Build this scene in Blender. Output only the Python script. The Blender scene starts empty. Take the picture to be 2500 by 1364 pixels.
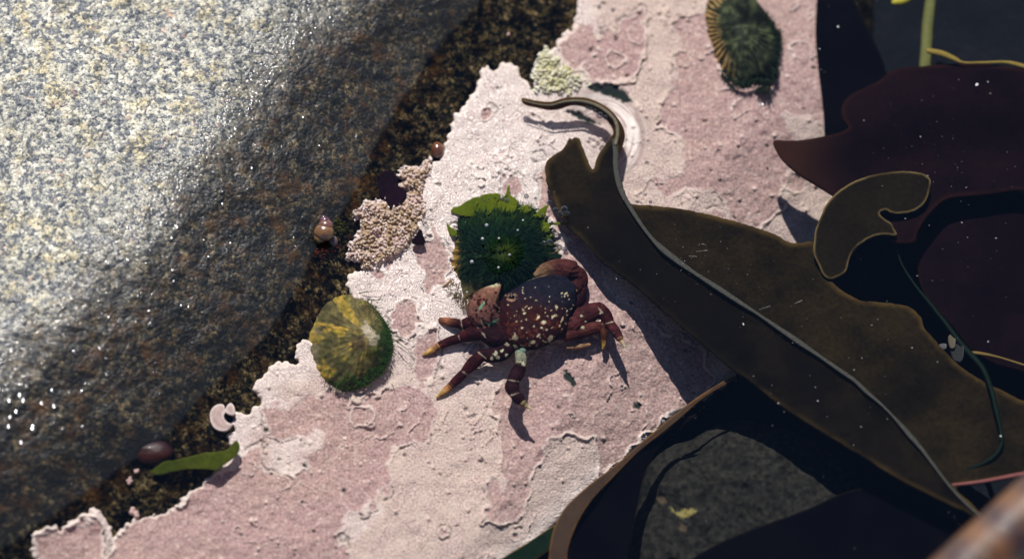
import bpy, math, random
import numpy as np
from mathutils import Vector, Matrix, kdtree
from mathutils.geometry import delaunay_2d_cdt

random.seed(7)
RNG = np.random.default_rng(11)
SC = bpy.context.scene
COL = SC.collection
S = 0.375 / 2500.0            # one unit of the plan (0.15 mm); the pool is about 37 cm across

# ---------------------------------------------------------------- camera
DEP, DIST, LENS = math.radians(60.0), 1.3, 36 * 1.3 / 0.375
cam_d = bpy.data.cameras.new("camera")
cam = bpy.data.objects.new("camera", cam_d); COL.objects.link(cam)
CAM = np.array([0.0, -DIST * math.cos(DEP), DIST * math.sin(DEP)])
cam.location = CAM
cam.rotation_euler = (math.pi / 2 - DEP, 0, 0)
cam_d.sensor_width, cam_d.lens = 36.0, LENS
cam_d.clip_start, cam_d.clip_end = 0.02, 60.0
cam_d.dof.use_dof = True
cam_d.dof.focus_distance = 1.305
cam_d.dof.aperture_fstop = 4.6
SC.camera = cam

# ---------------------------------------------------------------- sky and sun
SUN_EL, SUN_X = math.radians(55.0), -0.10
sd = Vector((SUN_X, math.cos(SUN_EL), math.sin(SUN_EL))).normalized()
W = bpy.data.worlds.new("World"); SC.world = W; W.use_nodes = True
nt = W.node_tree
sky = nt.nodes.new('ShaderNodeTexSky'); sky.sky_type = 'NISHITA'; sky.sun_disc = False
sky.sun_elevation = SUN_EL; sky.sun_rotation = math.radians(-6)
sky.air_density = 1.0; sky.dust_density = 0.0; sky.ozone_density = 4.0
bg = nt.nodes['Background']; bg.inputs['Strength'].default_value = 0.08
nt.links.new(sky.outputs[0], bg.inputs[0])
sun_d = bpy.data.lights.new("sun", 'SUN'); sun_d.energy = 5.0; sun_d.angle = math.radians(0.5)
sun_d.color = (1.0, 0.955, 0.90)
sun = bpy.data.objects.new("sun", sun_d); COL.objects.link(sun)
sun.rotation_euler = (-sd).to_track_quat('-Z', 'Y').to_euler()
vs = SC.view_settings
vs.view_transform = 'Standard'; vs.look = 'None'; vs.exposure = 0.36; vs.gamma = 1.0
SC.cycles.transparent_max_bounces = 24
SC.cycles.max_bounces = 8

# ---------------------------------------------------------------- plan -> world
TAN = 18.0 / LENS
FW = np.array([0, math.cos(DEP), -math.sin(DEP)]); UP = np.array([0, math.sin(DEP), math.cos(DEP)])

def at(px, py, z=0.0):
    """plan position (px, py) at height z above the water (all in plan units) -> world metres"""
    px = np.asarray(px, float); py = np.asarray(py, float); z = np.asarray(z, float) * S
    px, py, z = np.broadcast_arrays(px, py, z)
    d = (FW[None] + np.stack([(px.ravel() - 1250) / 1250 * TAN, 0 * px.ravel(), 0 * px.ravel()], 1)
         + UP[None] * ((682 - py.ravel()) / 1250 * TAN)[:, None])
    t = (z.ravel() - CAM[2]) / d[:, 2]
    return CAM[None] + d * t[:, None]

def at1(px, py, z=0.0): return at([px], [py], [z])[0]

def proj(P):
    v = np.asarray(P) - CAM[None]
    dz = v @ FW
    return 1250 + v[:, 0] / dz / TAN * 1250, 682 - (v @ UP) / dz / TAN * 1250

# ---------------------------------------------------------------- noise and outlines
def _h(ix, iy, s):
    n = (ix.astype(np.int64) * 374761393 + iy.astype(np.int64) * 668265263 + s * 974634777) & 0xFFFFFFFF
    n = ((n ^ (n >> 13)) * 1274126177) & 0xFFFFFFFF
    return ((n ^ (n >> 16)) & 0xFFFFFF) / float(0xFFFFFF)

def vn(x, y, s=0):
    ix, iy = np.floor(x), np.floor(y); fx, fy = x - ix, y - iy
    fx = fx * fx * fx * (fx * (fx * 6 - 15) + 10); fy = fy * fy * fy * (fy * (fy * 6 - 15) + 10)
    a, b = _h(ix, iy, s), _h(ix + 1, iy, s); c, d = _h(ix, iy + 1, s), _h(ix + 1, iy + 1, s)
    return (a + (b - a) * fx) * (1 - fy) + (c + (d - c) * fx) * fy

def fbm(x, y, s=0, o=4, g=0.5):
    r = 0; a = 1.0; t = 0
    for k in range(o):
        r = r + a * (vn(x, y, s + k * 17) * 2 - 1); t += a; a *= g
        x, y = x * 1.9 + y * 0.55 + 3.1, y * 1.9 - x * 0.55 + 7.7
    return r / t

def worley(x, y, s=0):
    ix, iy = np.floor(x), np.floor(y); best = np.full(np.shape(x), 9.0)
    for dx in (-1, 0, 1):
        for dy in (-1, 0, 1):
            cx, cy = ix + dx, iy + dy
            qx = cx + _h(cx, cy, s); qy = cy + _h(cx, cy, s + 91)
            best = np.minimum(best, (qx - x) ** 2 + (qy - y) ** 2)
    return np.sqrt(best)

def sstep(a, b, x):
    t = np.clip((x - a) / (b - a), 0, 1); return t * t * (3 - 2 * t)

def seg_dist(X, Y, pts, closed):
    P = list(pts); n = len(P); d = np.full(np.shape(X), 1e12)
    inside = np.zeros(np.shape(X), bool); best_s = np.zeros(np.shape(X)); acc = 0.0
    for i in range(n if closed else n - 1):
        ax, ay = P[i]; bx, by = P[(i + 1) % n]
        ex, ey = bx - ax, by - ay; L2 = ex * ex + ey * ey + 1e-9
        t = np.clip(((X - ax) * ex + (Y - ay) * ey) / L2, 0, 1)
        q = (X - ax - t * ex) ** 2 + (Y - ay - t * ey) ** 2
        m = q < d; d = np.where(m, q, d)
        if not closed:
            cr = (X - ax) * ey - (Y - ay) * ex
            best_s = np.where(m, np.sign(cr), best_s)
        elif ay != by:
            c = ((ay > Y) != (by > Y)) & (X < ex * (Y - ay) / (by - ay) + ax)
            inside ^= c
    d = np.sqrt(d)
    return np.where(inside, d, -d) if closed else (d, best_s)

def sdf(X, Y, poly):
    """signed distance, positive inside"""
    return seg_dist(X, Y, poly, True)

def sdf_box(X, Y, poly, pad=60):
    """sdf, worked out only near the polygon"""
    r = np.full(np.shape(X), -float(pad))
    p = np.array(poly); x0, y0 = p.min(0) - pad; x1, y1 = p.max(0) + pad
    m = (X > x0) & (X < x1) & (Y > y0) & (Y < y1)
    if m.any(): r[m] = np.maximum(sdf(X[m], Y[m], poly), -pad)
    return r

def spline(pts, step=6.0, closed=True):
    """Catmull-Rom through pts (any number of columns), resampled about every step"""
    P = np.array(pts, float); n = len(P); out = []
    for i in range(n if closed else n - 1):
        if closed: p0, p1, p2, p3 = P[i - 1], P[i], P[(i + 1) % n], P[(i + 2) % n]
        else: p0, p1, p2, p3 = P[max(i - 1, 0)], P[i], P[i + 1], P[min(i + 2, n - 1)]
        k = max(1, int(round(np.hypot(*(p2 - p1)[:2]) / step)))
        for j in range(k):
            t = j / k
            out.append(0.5 * ((2 * p1) + (-p0 + p2) * t + (2 * p0 - 5 * p1 + 4 * p2 - p3) * t * t + (-p0 + 3 * p1 - 3 * p2 + p3) * t ** 3))
    if not closed: out.append(P[-1])
    return np.array(out)

# ---------------------------------------------------------------- mesh and object helpers
def mesh(name, V, F, mat=None, attrs=None, smooth=True):
    V = np.asarray(V, np.float32); me = bpy.data.meshes.new(name)
    lists = F if isinstance(F, list) and F and isinstance(F[0], np.ndarray) else [np.asarray(F)]
    lists = [f for f in lists if len(f)]
    loops = np.concatenate([f.ravel() for f in lists]).astype(np.int32)
    tot = np.concatenate([np.full(len(f), f.shape[1]) for f in lists]).astype(np.int32)
    me.vertices.add(len(V)); me.vertices.foreach_set('co', V.ravel())
    me.loops.add(len(loops)); me.loops.foreach_set('vertex_index', loops)
    me.polygons.add(len(tot))
    me.polygons.foreach_set('loop_start', np.concatenate([[0], np.cumsum(tot)[:-1]]).astype(np.int32))
    me.polygons.foreach_set('loop_total', tot)
    if smooth: me.polygons.foreach_set('use_smooth', np.ones(len(tot), bool))
    for k, a in (attrs or {}).items():
        a = np.asarray(a, np.float32)
        if a.ndim == 1:
            at_ = me.attributes.new(k, 'FLOAT', 'POINT'); at_.data.foreach_set('value', a)
        elif a.shape[1] == 3:
            at_ = me.attributes.new(k, 'FLOAT_VECTOR', 'POINT'); at_.data.foreach_set('vector', a.ravel())
    me.update(); me.validate()
    if mat: me.materials.append(mat)
    return me

def link(name, me, parent=None):
    o = bpy.data.objects.new(name, me); COL.objects.link(o)
    if parent: o.parent = parent
    return o

def tag(o, label, cat, group=None, kind=None):
    if label: o['label'] = label
    if cat: o['category'] = cat
    if group: o['group'] = group
    if kind: o['kind'] = kind
    return o

def thing(name, label, cat, group=None):
    return tag(link(name, None), label, cat, group)

class MB:
    """collects vertices, faces and one colour per vertex into one mesh"""
    def __init__(s): s.V, s.F3, s.F4, s.C, s.n = [], [], [], [], 0
    def add(s, V, F, c=(1, 1, 1)):
        V = np.asarray(V, float); F = np.asarray(F)
        s.V.append(V); (s.F3 if F.shape[1] == 3 else s.F4).append(F + s.n); s.n += len(V)
        c = np.asarray(c, float); s.C.append(np.broadcast_to(c, (len(V), 3)).copy())
    def arrays(s):
        F = [np.concatenate(f) for f in (s.F3, s.F4) if f]
        return np.concatenate(s.V), F, np.concatenate(s.C)
    def build(s, name, mat, parent=None, smooth=True):
        V, F, C = s.arrays()
        return link(name, mesh(name, V, F, mat, {'tint': C}, smooth), parent)

def grid_faces(nr, nc, wrap=False):
    i = np.arange(nr - 1)[:, None] * nc; j = np.arange(nc if wrap else nc - 1)[None]
    k = (j + 1) % nc if wrap else j + 1
    return np.stack([i + j, i + k, i + nc + k, i + nc + j], -1).reshape(-1, 4)

def ball(c, r, axes=None, nu=10, nv=7):
    """closed ellipsoid, radii r along the rows of axes"""
    th = np.linspace(0, 2 * np.pi, nu, endpoint=False); ph = np.linspace(-np.pi / 2, np.pi / 2, nv + 2)[1:-1]
    V = [np.stack([np.cos(p) * np.cos(th), np.cos(p) * np.sin(th), np.full(nu, np.sin(p))], 1) for p in ph]
    V = np.concatenate(V + [np.array([[0, 0, -1.0], [0, 0, 1.0]])]) * np.asarray(r)[None]
    if axes is not None: V = V @ np.asarray(axes)
    F4 = grid_faces(nv, nu, True); n = nv * nu
    j = np.arange(nu); k = (j + 1) % nu
    F3 = np.concatenate([np.stack([np.full(nu, n), k, j], 1), np.stack([np.full(nu, n + 1), (nv - 1) * nu + j, (nv - 1) * nu + k], 1)])
    return V + np.asarray(c)[None], F4, F3

def add_ball(mb, c, r, axes=None, col=(1, 1, 1), nu=10, nv=7):
    V, F4, F3 = ball(c, r, axes, nu, nv); n = mb.n
    mb.add(V, F4, col); mb.F3.append(F3 + n)

def tube(mb, P, R, col=(1, 1, 1), n=10, flat=1.0, up=(0, 0, 1)):
    """round-ended tapering tube through world points P with radii R"""
    P = np.asarray(P, float); R = np.asarray(R, float)
    T = np.gradient(P, axis=0); T /= np.linalg.norm(T, axis=1)[:, None] + 1e-12
    a = np.linspace(0, np.pi / 2, 4)[:-1]
    Ps, Rs, Ts, Is = [], [], [], []
    for t in a: Ps.append(P[0] - T[0] * R[0] * math.cos(t)); Rs.append(R[0] * max(math.sin(t), 0.05)); Ts.append(T[0]); Is.append(0)
    for i in range(len(P)): Ps.append(P[i]); Rs.append(R[i]); Ts.append(T[i]); Is.append(i)
    for t in a[::-1]: Ps.append(P[-1] + T[-1] * R[-1] * math.cos(t)); Rs.append(R[-1] * max(math.sin(t), 0.05)); Ts.append(T[-1]); Is.append(len(P) - 1)
    Ps, Rs, Ts = np.array(Ps), np.array(Rs), np.array(Ts)
    u = np.array(up, float); X = np.cross(Ts, u[None]); X /= np.linalg.norm(X, axis=1)[:, None] + 1e-12; Y = np.cross(X, Ts)
    th = np.linspace(0, 2 * np.pi, n, endpoint=False)
    V = Ps[:, None] + X[:, None] * (np.cos(th)[None, :, None] * Rs[:, None, None]) + Y[:, None] * (np.sin(th)[None, :, None] * Rs[:, None, None] * flat)
    m = len(Ps); col = np.asarray(col, float)
    C = np.repeat(col[Is], n, 0) if col.ndim == 2 else col
    k = mb.n
    mb.add(V.reshape(-1, 3), grid_faces(m, n, True), C)
    mb.F4.append(np.array([[k + (n - 1 - q) for q in range(0, n)][:4]]) * 0 + k) if False else None

def sheet(name, outline, zf, mat, thick=4.0, parent=None, fine=6.0, coarse=18.0, rim=16.0, raw=False, rough=0.0, tint=None, shade_or_tip=None):
    """thin solid with a traced outline; zf(px, py) is its height; carries a 'rim' attribute (1 at the edge)"""
    O = np.array(outline, float) if raw else spline(outline, fine)
    if rough:
        O = O + np.stack([fbm(O[:, 0] / 9, O[:, 1] / 9, 5, 3), fbm(O[:, 0] / 9 + 40, O[:, 1] / 9, 6, 3)], 1) * rough
    x0, y0 = O.min(0); x1, y1 = O.max(0)
    def lattice(step):
        gx, gy = np.meshgrid(np.arange(x0, x1 + step, step), np.arange(y0, y1 + step, step * 0.87))
        gx = gx + (np.arange(gx.shape[0]) % 2)[:, None] * step * 0.5
        gx, gy = gx.ravel(), gy.ravel(); return gx, gy, sdf(gx, gy, O)
    gx, gy, d = lattice(coarse); m = d > rim; P = [np.stack([gx[m], gy[m]], 1)]
    gx, gy, d = lattice(fine); m = (d > fine * 0.6) & (d <= rim); P.append(np.stack([gx[m], gy[m]], 1))
    I = np.concatenate(P); n = len(O)
    pts = [Vector(p) for p in O.tolist()] + [Vector(p) for p in I.tolist()]
    v2, e2, f2, *_ = delaunay_2d_cdt(pts, [(i, (i + 1) % n) for i in range(n)], [list(range(n))], 1, 1e-4)
    Q = np.array([list(v) for v in v2]); F = np.array([list(f) for f in f2 if len(f) == 3])
    d = sdf(Q[:, 0], Q[:, 1], O); z = zf(Q[:, 0], Q[:, 1])
    top = at(Q[:, 0], Q[:, 1], z); bot = top + np.array([0, 0, -thick * S]); N = len(Q)
    nrm = np.cross(top[F[:, 1]] - top[F[:, 0]], top[F[:, 2]] - top[F[:, 0]])
    flip = nrm[:, 2] < 0; F[flip] = F[flip][:, ::-1]
    cnt = {}
    for a, b, c in F.tolist():
        for u, w in ((a, b), (b, c), (c, a)):
            cnt[(u, w)] = 1
    B = np.array([(u, w) for (u, w) in cnt if (w, u) not in cnt])
    side = np.stack([B[:, 0], B[:, 0] + N, B[:, 1] + N, B[:, 1]], 1)
    r = 1 - np.clip(np.abs(d) / rim, 0, 1); at_ = {'rim': np.concatenate([r, r])}
    if shade_or_tip is not None:
        c = shade_or_tip(Q[:, 0], Q[:, 1]); at_['shade_or_tip'] = np.concatenate([c, c])
    if tint is not None:
        c = tint(Q[:, 0], Q[:, 1], d); at_['tint'] = np.concatenate([c, c])
    me = mesh(name, np.concatenate([top, bot]), [np.concatenate([F, F[:, ::-1] + N]), side], mat, at_)
    return link(name, me, parent)

def ribbon(mb, path, col=(1, 1, 1), lift=1.0, n=8, flat=0.6):
    """path rows: px, py, z, half width (plan units) -> soft tube"""
    p = spline(path, 8.0, False)
    tube(mb, at(p[:, 0], p[:, 1], p[:, 2] * lift), np.maximum(p[:, 3], 0.4) * S, col, n, flat)

# ---------------------------------------------------------------- node helper
class NT:
    def __init__(s, name):
        s.m = bpy.data.materials.new(name); s.m.use_nodes = True; s.t = s.m.node_tree; s.t.nodes.clear()
        s.out = s.t.nodes.new('ShaderNodeOutputMaterial')
    def n(s, ty, ins=None, out=0, **props):
        nd = s.t.nodes.new('ShaderNode' + ty)
        for k, v in props.items(): setattr(nd, k, v)
        for k, v in (ins or {}).items():
            sk = nd.inputs[k]
            if isinstance(v, bpy.types.NodeSocket): s.t.links.new(v, sk)
            elif isinstance(v, (tuple, list)) and sk.type == 'RGBA' and len(v) == 3: sk.default_value = (*v, 1)
            else: sk.default_value = v
        return nd.outputs[out] if out is not None else nd
    def attr(s, name, out='Fac'): return s.n('Attribute', attribute_name=name, out=out)
    def obj(s): return s.n('TexCoord', out='Object')
    def math(s, op, a, b=0.0, c=None, clamp=False):
        ins = {0: a, 1: b}
        if c is not None: ins[2] = c
        return s.n('Math', ins, operation=op, use_clamp=clamp)
    def noise(s, v, scale, detail=3.0, rough=0.55, dist=0.0, out='Fac'):
        return s.n('TexNoise', {'Vector': v, 'Scale': scale, 'Detail': detail, 'Roughness': rough, 'Distortion': dist}, out=out)
    def voro(s, v, scale, out='Distance', feature='F1', rand=1.0):
        return s.n('TexVoronoi', {'Vector': v, 'Scale': scale, 'Randomness': rand}, out=out, feature=feature)
    def ramp(s, f, stops, interp='LINEAR'):
        nd = s.n('ValToRGB', {'Fac': f}, out=None); cr = nd.color_ramp; cr.interpolation = interp
        while len(cr.elements) < len(stops): cr.elements.new(0.5)
        for e, (p, c) in zip(cr.elements, stops): e.position = p; e.color = (c, c, c, 1) if not isinstance(c, (tuple, list)) else (*c, 1)
        return nd.outputs[0]
    def rng(s, v, a, b, c=0.0, d=1.0): return s.n('MapRange', {0: v, 1: a, 2: b, 3: c, 4: d}, interpolation_type='SMOOTHSTEP')
    def mix(s, f, a, b, mode='MIX'):
        nd = s.n('Mix', {0: f, 6: a, 7: b}, data_type='RGBA', blend_type=mode, out=None); return nd.outputs[2]
    def bump(s, h, dist, strength=1.0, normal=None):
        ins = {'Height': h, 'Distance': dist, 'Strength': strength}
        if normal is not None: ins['Normal'] = normal
        return s.n('Bump', ins)
    def pbr(s, **k): return s.n('BsdfPrincipled', {x.replace('_', ' '): v for x, v in k.items()})
    def done(s, sh): s.t.links.new(sh, s.out.inputs[0]); return s.m

def mat_granite():
    t = NT('wet_granite'); o = t.obj(); wet = t.attr('wet'); film = t.attr('film'); air = t.attr('air')
    c1 = t.n('SeparateColor', {0: t.voro(o, 760, 'Color')}, out=0)
    c2 = t.n('SeparateColor', {0: t.voro(o, 1500, 'Color')}, out=1)
    n1 = t.noise(o, 240, 4, 0.6)
    v = t.math('ADD', t.math('MULTIPLY', c1, 0.50), t.math('MULTIPLY', c2, 0.36))
    v = t.math('ADD', v, t.math('MULTIPLY', t.math('SUBTRACT', n1, 0.5), 0.9))
    dry = t.ramp(v, [(0.06, (.03, .036, .05)), (.26, (.07, .08, .095)), (.40, (.18, .18, .17)), (.54, (.37, .345, .26)), (.76, (.56, .53, .43)), (1.0, (.76, .74, .68))])
    tan = t.rng(t.noise(o, 90, 4, .65), .47, .66)
    dry = t.mix(t.math('MULTIPLY', tan, .7), dry, t.mix(1.0, dry, (1.0, .84, .50), 'MULTIPLY'))
    pink = t.rng(t.noise(t.n('VectorMath', {0: o, 1: (.7, 2.2, .9)}, operation='ADD'), 200, 3), .62, .75)
    dry = t.mix(t.math('MULTIPLY', pink, .5), dry, (.60, .33, .20))
    rust = t.rng(t.noise(t.n('VectorMath', {0: o, 1: (3.1, 1.7, .3)}, operation='ADD'), 110, 5, .75), .47, .66)
    wetc = t.ramp(v, [(.05, (.001, .002, .003)), (.3, (.004, .005, .0055)), (.45, (.015, .0145, .010)), (.6, (.045, .037, .019)), (.8, (.11, .095, .058)), (1.0, (.26, .23, .17))])
    wetc = t.mix(t.math('MULTIPLY', t.math('MULTIPLY', rust, film), .85), wetc, t.mix(t.noise(o, 900), (.022, .007, .002), (.085, .045, .008)))
    big = t.math('MULTIPLY_ADD', t.rng(t.noise(o, 150, 5, .72), .36, .66), 2.3, .1)
    wetc = t.mix(1.0, wetc, big, 'MULTIPLY')
    wetc = t.mix(1.0, wetc, (.60, .50, .38), 'MULTIPLY')
    dry = t.mix(1.0, dry, t.ramp(t.noise(o, 22, 4, .6), [(.3, .78), (.7, 1.12)]), 'MULTIPLY')
    base = t.mix(wet, dry, wetc)
    base = t.mix(t.math('MULTIPLY', t.attr('crev_shade'), .9), base, (.003, .0025, .002))  # darkness of a hollow, painted into the rock round anemone and snail
    dv = t.n('TexVoronoi', {'Vector': o, 'Scale': 330.0}, out=None)
    drop = t.math('MULTIPLY', t.rng(dv.outputs['Distance'], .34, .0), t.math('GREATER_THAN', t.n('SeparateColor', {0: dv.outputs['Color']}, out=0), .55))
    drop = t.math('MULTIPLY', drop, t.math('GREATER_THAN', t.noise(o, 45, 3, .6), .47))
    h = t.math('ADD', t.math('MULTIPLY', t.voro(o, 760), -.5), t.math('MULTIPLY', t.noise(o, 700, 4, .65), 1.1))
    b1 = t.bump(h, .00042, 1.0)
    b2 = t.bump(t.math('ADD', t.noise(o, 1100, 2, .5), t.math('MULTIPLY', t.voro(o, 760), -.8)), .00036, 1.0)
    b2 = t.bump(drop, .0009, 1.0, b2)
    cw = t.math('MULTIPLY', air, t.math('MULTIPLY', t.rng(wet, .0, .3, .40, .9), t.rng(wet, .8, 1.0, 1.0, .5)))
    sh = t.pbr(Base_Color=base, Roughness=t.n('MapRange', {0: wet, 1: 0, 2: 1, 3: .7, 4: .5}), Specular_IOR_Level=t.math('MULTIPLY', air, .4), Normal=b1,
               Coat_Weight=cw, Coat_IOR=1.4, Coat_Roughness=t.n('MapRange', {0: wet, 1: 0, 2: .9, 3: .36, 4: .07}), Coat_Normal=b2)
    return t.done(sh)

def mat_crust():
    t = NT('coralline_crust'); pc = t.attr('pc', 'Vector'); o = t.obj()
    mv, rim, dark, pale = t.attr('mauve'), t.attr('ridge'), t.attr('dark'), t.attr('pale')
    nz = t.noise(pc, .022, 2, .5); nf = t.noise(pc, .16, 4, .6)
    worm = t.math('SINE', t.math('MULTIPLY', t.noise(pc, .045, 1.5, .4), 62.0))
    worm = t.math('MULTIPLY_ADD', worm, .5, .5)
    gr = t.rng(t.noise(pc, .19, 3, .65), .3, .7)
    worm = t.math('ADD', t.math('MULTIPLY', worm, pale), t.math('MULTIPLY', gr, t.math('SUBTRACT', 1.0, pale)))
    cream = t.mix(worm, (.38, .275, .25), (.82, .715, .675))
    cream = t.mix(t.rng(nz, .35, .7, 0, .5), cream, (.70, .61, .54))
    cream = t.mix(t.rng(nf, .62, .85, 0, .6), cream, (.36, .29, .25))
    mauve = t.mix(t.rng(nf, .3, .7), (.235, .148, .134), (.475, .318, .280))
    mauve = t.mix(t.rng(t.noise(pc, .0035, 2), .42, .58, 0, .6), mauve, t.mix(1.0, mauve, (.97, .94, 1.0), 'MULTIPLY'))
    mauve = t.mix(t.rng(t.noise(pc, .05, 3), .5, .75, 0, .55), mauve, (.50, .385, .33))
    vp = t.rng(t.voro(pc, .055), .0, .34)
    mauve = t.mix(t.math('MULTIPLY', t.math('SUBTRACT', 1.0, vp), .45), mauve, (.74, .58, .50))
    base = t.mix(mv, cream, mauve)
    base = t.mix(t.math('MULTIPLY', rim, .6), base, (.80, .67, .59))
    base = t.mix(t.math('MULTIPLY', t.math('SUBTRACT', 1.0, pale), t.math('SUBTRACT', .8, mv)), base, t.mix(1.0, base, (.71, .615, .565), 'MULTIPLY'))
    sw = t.attr('swirl'); base = t.mix(sw, base, t.mix(t.attr('streak'), (.36, .25, .235), (.84, .74, .68)))  # refraction streaks laid over the crust colour
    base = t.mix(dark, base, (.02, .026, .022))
    hh = t.math('ADD', t.math('MULTIPLY', t.math('MULTIPLY', worm, t.math('SUBTRACT', 1.0, mv)), .35), t.math('MULTIPLY', nf, 1.2))
    hh = t.math('ADD', hh, t.math('MULTIPLY', t.math('SUBTRACT', 1.0, vp), .5))
    b = t.bump(hh, .00038, 1.0)
    return t.done(t.pbr(Base_Color=base, Roughness=.85, Specular_IOR_Level=.03, Normal=b))

def mat_tint(name, rough=.5, spec=.3, noise=220, amt=.5, bump=.0002, coat=0.0, transl=0.0, sat=None):
    """colour from the mesh's own 'tint', broken up by noise"""
    t = NT(name); o = t.obj(); c = t.attr('tint', 'Vector')
    n = t.noise(o, noise, 5, .65)
    c = t.mix(1.0, c, t.ramp(n, [(.2, 1 - amt), (.5, 1.0), (.85, 1 + amt)]), 'MULTIPLY')
    b = t.bump(n, bump, .8)
    sh = t.pbr(Base_Color=c, Roughness=rough, Specular_IOR_Level=spec, Normal=b, Coat_Weight=coat, Coat_Roughness=.12)
    if transl: sh = t.n('MixShader', {0: transl, 1: sh, 2: t.n('BsdfTranslucent', {'Color': c, 'Normal': b})})
    return t.done(sh)

def mat_blade(name, dark, light, rimc, transl=.25, spots=.4, rough=.5, shade_or_tip=None):
    t = NT(name); o = t.obj(); rim = t.attr('rim')
    n = t.noise(o, 60, 5, .62); f = t.noise(o, 700, 3, .6)
    c = t.mix(t.rng(t.math('ADD', t.math('MULTIPLY', n, .55), t.math('MULTIPLY', t.noise(o, 24, 3, .5), .45)), .34, .66), dark, light)
    c = t.mix(1.0, c, t.ramp(f, [(.25, 1 - spots), (.6, 1.0), (.9, 1 + spots)]), 'MULTIPLY')
    if shade_or_tip is not None: c = t.mix(t.attr('shade_or_tip'), c, shade_or_tip)
    rm = t.rng(rim, .55, 1.0, 0, .9)
    if shade_or_tip is not None: rm = t.math('MULTIPLY', rm, t.math('SUBTRACT', 1.0, t.attr('shade_or_tip'), clamp=True))
    rm = t.math('MULTIPLY', rm, t.rng(t.noise(o, 90, 3), .3, .6, .25, 1.0))
    c = t.mix(rm, c, rimc)
    b = t.bump(t.math('ADD', t.noise(o, 130, 4), t.math('MULTIPLY', f, .04)), .0006, .7)
    sh = t.pbr(Base_Color=c, Roughness=rough, Specular_IOR_Level=0.0, Normal=b)
    sh = t.n('MixShader', {0: transl, 1: sh, 2: t.n('BsdfTranslucent', {'Color': t.mix(1.0, c, (1.6, 1.2, .8), 'MULTIPLY')})})
    return t.done(sh)

def mat_water():
    t = NT('pool_water'); o = t.obj()
    b = t.bump(t.noise(o, 22, 2, .4), .0008, .25)
    f = t.n('Fresnel', {'IOR': 1.33, 'Normal': b})
    tr = t.n('BsdfTransparent', {'Color': (.95, .975, .985)}); gl = t.n('BsdfGlossy', {'Color': (1, 1, 1), 'Roughness': 0.0, 'Normal': b})
    return t.done(t.n('MixShader', {0: f, 1: tr, 2: gl}))

def mat_floor():
    t = NT('pool_floor'); o = t.obj()
    c = t.ramp(t.math('ADD', t.math('MULTIPLY', t.noise(o, 60, 5, .6), .6), t.math('MULTIPLY', t.noise(o, 500, 3), .4)), [(.3, (.0015, .002, .003)), (.55, (.004, .0045, .007)), (.8, (.013, .013, .016))])
    return t.done(t.pbr(Base_Color=c, Roughness=.9, Specular_IOR_Level=.1, Normal=t.bump(t.noise(o, 260, 5), .001)))

M_GRAN, M_CRUST, M_WATER, M_FLOOR = mat_granite(), mat_crust(), mat_water(), mat_floor()
M_KELP = mat_blade('golden_brown_kelp', (.0085, .0064, .0038), (.0255, .0172, .0074), (.075, .046, .014), .28, spots=.5, shade_or_tip=(.0058, .0045, .0034))  # last colour is the shade painted on the near half
M_FROND = mat_blade('olive_frond', (.0090, .0066, .0036), (.0150, .0108, .0054), (.16, .11, .045), .15)
M_MAROON = mat_blade('maroon_blade', (.0055, .0026, .0040), (.0095, .0040, .0056), (.020, .006, .005), .25, .3)
M_MARTIP = mat_blade('maroon_horn_blade', (.0070, .0032, .0050), (.0150, .0058, .0074), (.026, .009, .006), .4, .3, shade_or_tip=(.040, .0165, .0105))
M_PURPLE = mat_blade('purple_alga', (.007, .003, .006), (.013, .005, .009), (.02, .006, .01), .1, .4)
M_DARK = mat_blade('blackish_blade', (.0014, .0011, .0018), (.0026, .0020, .0028), (.008, .005, .005), .05, .3)
M_TAN = mat_blade('tan_strap', (.048, .029, .020), (.068, .043, .029), (.22, .10, .025), .2, .2)
M_GREEN = mat_blade('dark_green_strap', (.006, .014, .008), (.012, .024, .012), (.26, .14, .03), .2, .3)
M_LETTUCE = mat_blade('sea_lettuce', (.085, .115, .008), (.155, .185, .010), (.20, .235, .02), .4, .3)
M_SHELL = mat_tint('shell', .6, .04, 420, .45, .0003)
M_HAIR = mat_tint('hair_algae', .8, .0, 300, .5, .0, transl=.2)
M_CRAB = mat_tint('crab_shell', .5, .02, 500, .8, .0008)
M_KNOB = mat_tint('coralline_knobs', .8, .02, 600, .25, .0002)
M_SOFT = mat_tint('wet_flesh', .25, .4, 260, .4, .0003, coat=.6)
M_STONE = mat_tint('olive_stone', .9, .0, 420, .6, .0007)
M_WEED = mat_tint('weed', .6, .04, 260, .35, .0002)
M_FLECK = mat_tint('fleck', .6, .2, 800, .2, .0)

# ================================================================ the setting
WATERLINE = [(1230, -700), (1190, -300), (1165, 0), (1100, 80), (1052, 150), (1028, 195), (985, 250), (958, 292), (925, 350), (890, 430), (846, 510), (800, 585),
             (745, 660), (690, 745), (620, 840), (550, 910), (460, 1000), (385, 1075), (300, 1140), (200, 1215), (80, 1295), (-60, 1390), (-300, 1550), (-800, 1900)]
SHELF_EDGE = [(2120, -900), (2090, -100), (2075, 0), (2070, 300), (2085, 480), (2010, 620), (1920, 760), (1830, 870), (1770, 935), (1668, 1003), (1570, 1090), (1490, 1160), (1400, 1245), (1300, 1345), (1180, 1440), (900, 1700), (700, 1900)]

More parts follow.
